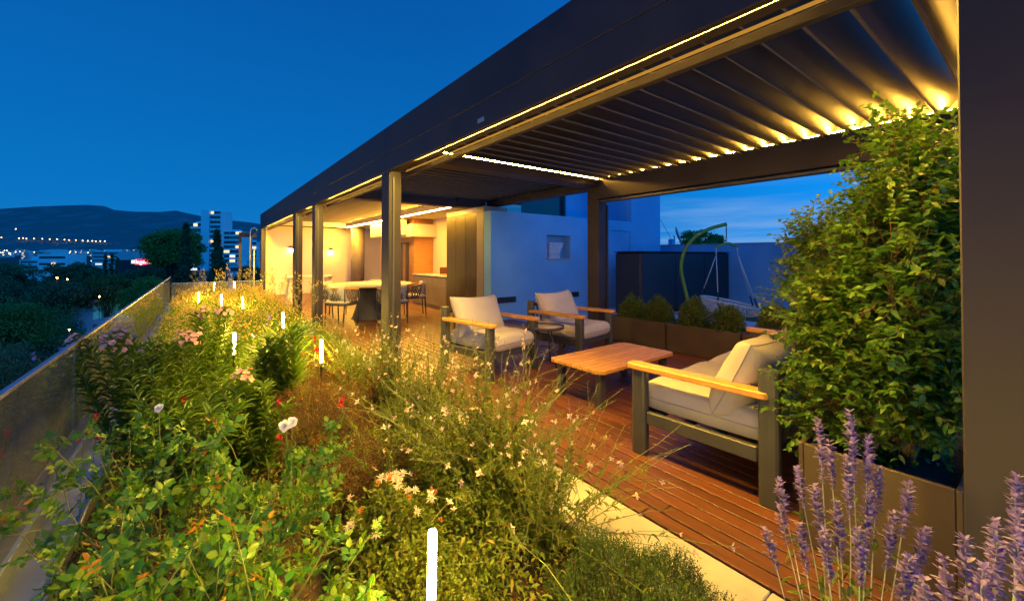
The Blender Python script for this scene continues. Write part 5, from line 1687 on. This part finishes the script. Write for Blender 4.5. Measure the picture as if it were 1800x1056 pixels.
# apartment towers
def tower(label, u0, u1, vtop, z, floors, base_v=480, side=None, seed=0, shaft=None):
    rt = random.Random(seed)
    x, y, _ = at((u0 + u1) / 2, z)
    w = (u1 - u0) * z / 720.0
    g = hz(base_v, z); h = hz(vtop, z) - g
    t = thing('apartment_tower', label, 'tower block', (x, y, g), R(-YAW))
    MB().box(-w / 2, w / 2, 0, w * .8, -2, h).build('wall', 'tower_wall', t)
    MB().box(-w * .15, w * .15, w * .2, w * .5, h + .01, h + 2.0).build('roof_room', 'tower_wall', t)
    x0, x1 = (-w / 2 * .92, w / 2 * .88)
    if shaft:
        MB().box(-w / 2, -w / 2 + w * shaft, -1.2, -.02, -2, h + 1.0).build('stair_shaft', 'tower_wall', t)
        MB().box(-w / 2 + w * shaft + .05, -w / 2 + w * shaft + .35, -.25, -.03, -2, h).build('shaft_joint', 'town_window', t)
        x0 = -w / 2 + w * shaft + .6
    fh = h / floors
    for k_ in range(floors):
        z0 = k_ * fh
        MB().box(x0, x1, -1.0, -.03, z0, z0 + fh * .38).build('balcony', 'tower_wall', t)
        nw = 3
        for j in range(nw):
            a = x0 + (x1 - x0) * (j + .06) / nw; b = x0 + (x1 - x0) * (j + .94) / nw
            q = rt.random()
            m_ = 'town_window' if q < .56 else ('awning' if q < .80 else ('win_warm' if q < .93 else 'win_cool'))
            MB().box(a, b, -.28 if m_ != 'awning' else -.9, -.04, z0 + fh * .42, z0 + fh * .94).build('window', m_, t)
    return t
tower('tallest white apartment tower with a blank stair shaft', 354, 389, 371, 400, 13, seed=1, shaft=.42)
tower('lower white block left of the tallest tower, partly hidden by the pine', 331, 356, 392, 415, 9, seed=2)
tower('middle-height white apartment tower right of the tallest one', 392, 426, 407, 380, 9, seed=3)
tower('small pale apartment tower beside the end of the pergola', 427, 452, 425, 420, 7, seed=4)

# road lamps strung across the hillside
lm = MB().lathe([(.3, 0), (2.6, 1), (3.0, 3), (2.4, 5), (.3, 6)], 10).mesh('lamp_head', 'street_glow')
lp = MB().tube([(0, 0, -9), (0, 0, 0)], .5, 5).mesh('lamp_pole', 'town_window')
for i, (u, v) in enumerate([(2, 418), (33, 419.5), (40, 419), (46, 420), (59, 420), (74, 420.5), (87, 421), (100, 421), (113, 422), (121, 422.5), (133, 422.5), (145, 423.5), (154, 424), (162, 424), (168, 424.5), (176, 424.5), (184, 424.5), (27, 403)]):
    z = 2700
    t = thing('road_lamp', 'orange road lamp in the line of lights across the hillside', 'road lamp', at(u, z, hz(v, z)), 0, 'road lamps on the hillside')
    place('lamp_head', lm, t).scale = (.8, .8, .8); place('lamp_pole', lp, t)
# scattered town lights
lm2 = MB().lathe([(.1, 0), (.8, .3), (1.0, 1), (.8, 1.7), (.1, 2)], 8).mesh('lamp_head', 'street_glow')
for i in range(80):
    z = rg.uniform(500, 1800); u = rg.uniform(0, 460)
    t = thing('town_lamp', 'tiny street light between the buildings of the distant town', 'street lamp', at(u, z, float(ground_h(np.array(z))) + rg.uniform(5, 16)), 0, 'street lights of the distant town')
    place('lamp_head', lm2, t).scale = (z / 1400,) * 3
    place('lamp_pole', lp, t).scale = (.25, .25, 1.2)
# neon sign block
z = 230
sg = thing('lit_sign_building', 'dark flat-roofed shop building with a glowing red sign', 'shop', at(236, z, hz(487, z)), R(-YAW))
ww = 36 * z / 720
MB().box(-ww * .95, ww * .8, .3, 14, -3, 32 * z / 720 - .6).build('wall', 'navy_panel', sg)
MB().box(2 * z / 720, 30 * z / 720, -.2, .25, 22 * z / 720, 31.5 * z / 720).build('sign_panel', 'neon_red', sg)
MB().box(-4.5 * z / 720, 1.4 * z / 720, -.2, .25, 24 * z / 720, 30 * z / 720).build('side_panel', 'win_cool', sg)
fc = bpy.data.curves.new('sign_text', 'FONT'); fc.body = 'legend'; fc.size = 10.5 * z / 720; fc.extrude = .05
fc.materials.append(MATS['neon_white'])
fo = bpy.data.objects.new('sign_text_curve', fc); COL.objects.link(fo)
bpy.context.view_layer.update()
tm = bpy.data.meshes.new_from_object(fo.evaluated_get(bpy.context.evaluated_depsgraph_get()))
bpy.data.objects.remove(fo)
tm.materials.clear(); tm.materials.append(MATS['neon_white'])
fo = place('sign_text', tm, sg)
fo.location = (3.2 * z / 720, -.32, 23.6 * z / 720); fo.rotation_euler = (R(90), 0, 0)
# villa with lit pool among the trees below
z = 46
vl = thing('villa', 'white villa with a turquoise lit pool among the trees below the terrace', 'villa', at(158, z, hz(566, z)), R(-YAW + 12))
MB().box(-4.6, .4, 0, 5, -4, 2.2).build('wall', 'pool_shell', vl)
MB().box(-4.9, .7, -.3, 5.3, 2.21, 2.5).build('roof_slab', 'pool_shell', vl)
MB().box(.72, 3.4, 2.6, 2.8, -3, 2.0).build('pool_wall', 'pool_shell', vl)
MB().box(.72, 3.4, -.5, 2.5, -.2, .3).build('pool_basin', 'pool_shell', vl)
MB().box(.8, 3.3, -.4, 2.4, .32, .36).build('pool_water', 'pool_shell', vl)
MB().lathe([(.02, 0), (.16, .06), (.18, .16), (.02, .28)], 10, (2.5, 2.3, .5)).build('pool_lamp', 'pool_glow', vl)

# ------------------------------------------------------------------ trees
def tree(name, label, u, z, vtop, vbot, wpx, mat, seed, ncl=26, per=150, leaf=None, shape='round', group=None, flat=1.0):
    rgt = np.random.default_rng(seed)
    px = z / 720.0
    x, y, _ = at(u, z)
    top, bot = hz(vtop, z), hz(vbot, z)
    gz = -13.0
    t = thing(name, label, 'tree', (x, y, gz), 0, group)
    H_ = top - gz; hb = max(bot - gz, .15 * H_); w = wpx * px / 2
    leaf = leaf or max(.10, 4.6 * px)
    nb = NB(); limbs = []; r0 = []; r1 = []
    limbs.append(curve((0, 0, 0), (0, 0, 1), H_ * (.96 if shape == 'cone' else .8), 8, (0, 0, 0), .03 if shape == 'cone' else .08, rgt)); r0.append(max(.12, w * .09)); r1.append(.03)
    for i in range(ncl):
        f = (i + rgt.random()) / ncl
        if shape == 'cone':
            hz_ = hb + (H_ - hb) * f
            rad = w * (1 - f) ** .75 * (.55 + .45 * min(1, f * 5 + .25))
            a = rgt.uniform(0, 6.283); q = rgt.uniform(.15, .8) * rad
            c = np.array([math.cos(a) * q, math.sin(a) * q, hz_]); cr_ = np.array([.55, .55, 1.1]) * max(.35 * rad, .12 * w)
        else:
            d = sph(1, rgt)[0]; d[2] = d[2] * .9
            q = rgt.uniform(.25, .88) ** .6
            cen = np.array([0, 0, (hb + H_) / 2])
            c = cen + d * q * np.array([w, w, (H_ - hb) / 2 * flat])
            cr_ = np.array([1, 1, .62]) * w * rgt.uniform(.24, .42)
        limbs.append(np.stack([np.array([0, 0, max(.2 * H_, c[2] - .5 * w - .25 * H_)]), np.array([c[0] * .55, c[1] * .55, c[2] - .25 * w]), c])); r0.append(max(.05, w * .03)); r1.append(.015)
        ds = sph(per, rgt) * (rgt.random((per, 1)) ** .33)
        P = c + ds * cr_
        nb.leaves(P, sph(per, rgt) + ds * .6 + np.array([0, 0, .25]), sph(per, rgt) + np.array([0, 0, .4]), leaf * rgt.uniform(.6, 1.4, per), leaf * .5 * rgt.uniform(.6, 1.3, per), T_DIAMOND, 0, np.clip(rgt.random() * .6 + rgt.random(per) * .4, 0, 1), rgt)
    NB().tubes(limbs, r0, r1, 5).build('trunk', 'trunk', t, smooth=True)
    nb.build('crown', mat, t)
    return t
tree('pine_tree', 'broad green pine tree in front of the apartment towers', 312, 62, 400, 476, 88, 'tree_pine', 1, 70, 300)
tree('cypress_tree', 'tall dark cypress standing in front of the broad pine', 327, 55, 396, 520, 44, 'tree_dark', 2, 60, 150, shape='cone')
tree('cypress_tree', 'dark conical cypress below the middle apartment tower', 382, 60, 408, 520, 42, 'tree_dark', 3, 60, 150, shape='cone')
for i, (u, vt, l_) in enumerate(((186, 448, 'left one of three thin cypresses near the red sign'), (197, 446, 'middle one of three thin cypresses near the red sign'), (207, 455, 'right, shortest one of three thin cypresses near the red sign'))):
    tree('cypress_tree', l_, u, 120, vt, 540, 11, 'tree_dark', 10 + i, 30, 60, shape='cone', leaf=.5)
TR = [(14, 46, 452, 575, 92, 'tree_dark', 'large dark tree at the left edge below the hills'),
      (72, 60, 486, 570, 100, 'tree_dark', 'dark round tree under the terraced apartment block'),
      (130, 70, 456, 520, 64, 'tree_dark', 'dark spreading tree right of the terraced apartment block'),
      (108, 44, 500, 540, 84, 'tree_dark', 'low dark tree in front of the villa roof'),
      (186, 48, 488, 545, 96, 'tree_olive', 'yellow-green tree above the lit pool'),
      (246, 60, 468, 545, 84, 'tree_dark', 'dark tree between the red sign and the balustrade'),
      (246, 44, 500, 560, 50, 'tree_pine', 'round green tree right beside the far balustrade'),
      (268, 50, 484, 560, 60, 'tree_pine', 'green tree at the far corner of the balustrade'),
      (22, 24, 520, 640, 150, 'tree_pine', 'large green pine crown at the left edge'),
      (100, 24, 585, 680, 150, 'tree_dark', 'dark spreading tree directly below the balustrade'),
      (160, 34, 592, 660, 110, 'tree_dark', 'dark tree in front of the villa'),
      (-10, 17, 600, 760, 170, 'tree_dark', 'dark tree in the lower left below the glass'),
      (60, 36, 545, 640, 110, 'tree_dark', 'dark tree behind the large green pine crown'),
      (-60, 40, 470, 640, 160, 'tree_dark', 'dark tree cut by the left picture edge'),
      (222, 36, 580, 640, 70, 'tree_dark', 'dark tree behind the balustrade right of the pool'),
      (440, 34, 462, 530, 40, 'tree_dark', 'dark tree behind the far end of the pergola')]
for i, (u, z, vt, vb, w, m_, l_) in enumerate(TR):
    tree('broadleaf_tree' if m_ != 'tree_pine' else 'pine_tree', l_, u, z, vt, vb, w, m_, 40 + i, 60, 260, group='trees below the terrace')
tree('pine_tree', 'rounded pine tree behind the garden wall and the swing stand', 1227, 42, 404, 445, 58, 'tree_pine', 70, 30, 130)
tree('pine_tree', 'smaller pine tree right of the swing stand above the garden wall', 1262, 44, 408, 445, 26, 'tree_pine', 71, 22, 110)
# street lamps glowing among the trees
gl = MB().lathe([(.02, 0), (.16, .06), (.2, .2), (.14, .34), (.02, .4)], 10).mesh('lamp_globe', 'lamp_orange')
pl_ = MB().tube([(0, 0, -6), (0, 0, 0)], .05, 6).mesh('lamp_pole', 'anthracite')
for (u, v, z, l_) in ((101, 489, 40, 'orange street lamp glowing between the dark trees'), (119, 492, 52, 'smaller orange street lamp right of the brighter one'), (124, 580, 21, 'small orange garden lamp in the dark trees below the glass'), (176, 522, 43, 'assumed warm lamp in front of the yellow-green tree above the pool')):  # last lamp is assumed from the warm light on the tree
    t = thing('street_lamp', l_, 'street lamp', at(u, z, hz(v, z)))
    place('lamp_globe', gl, t).scale = (z / 130,) * 3; place('lamp_pole', pl_, t).scale = (.5, .5, .4)
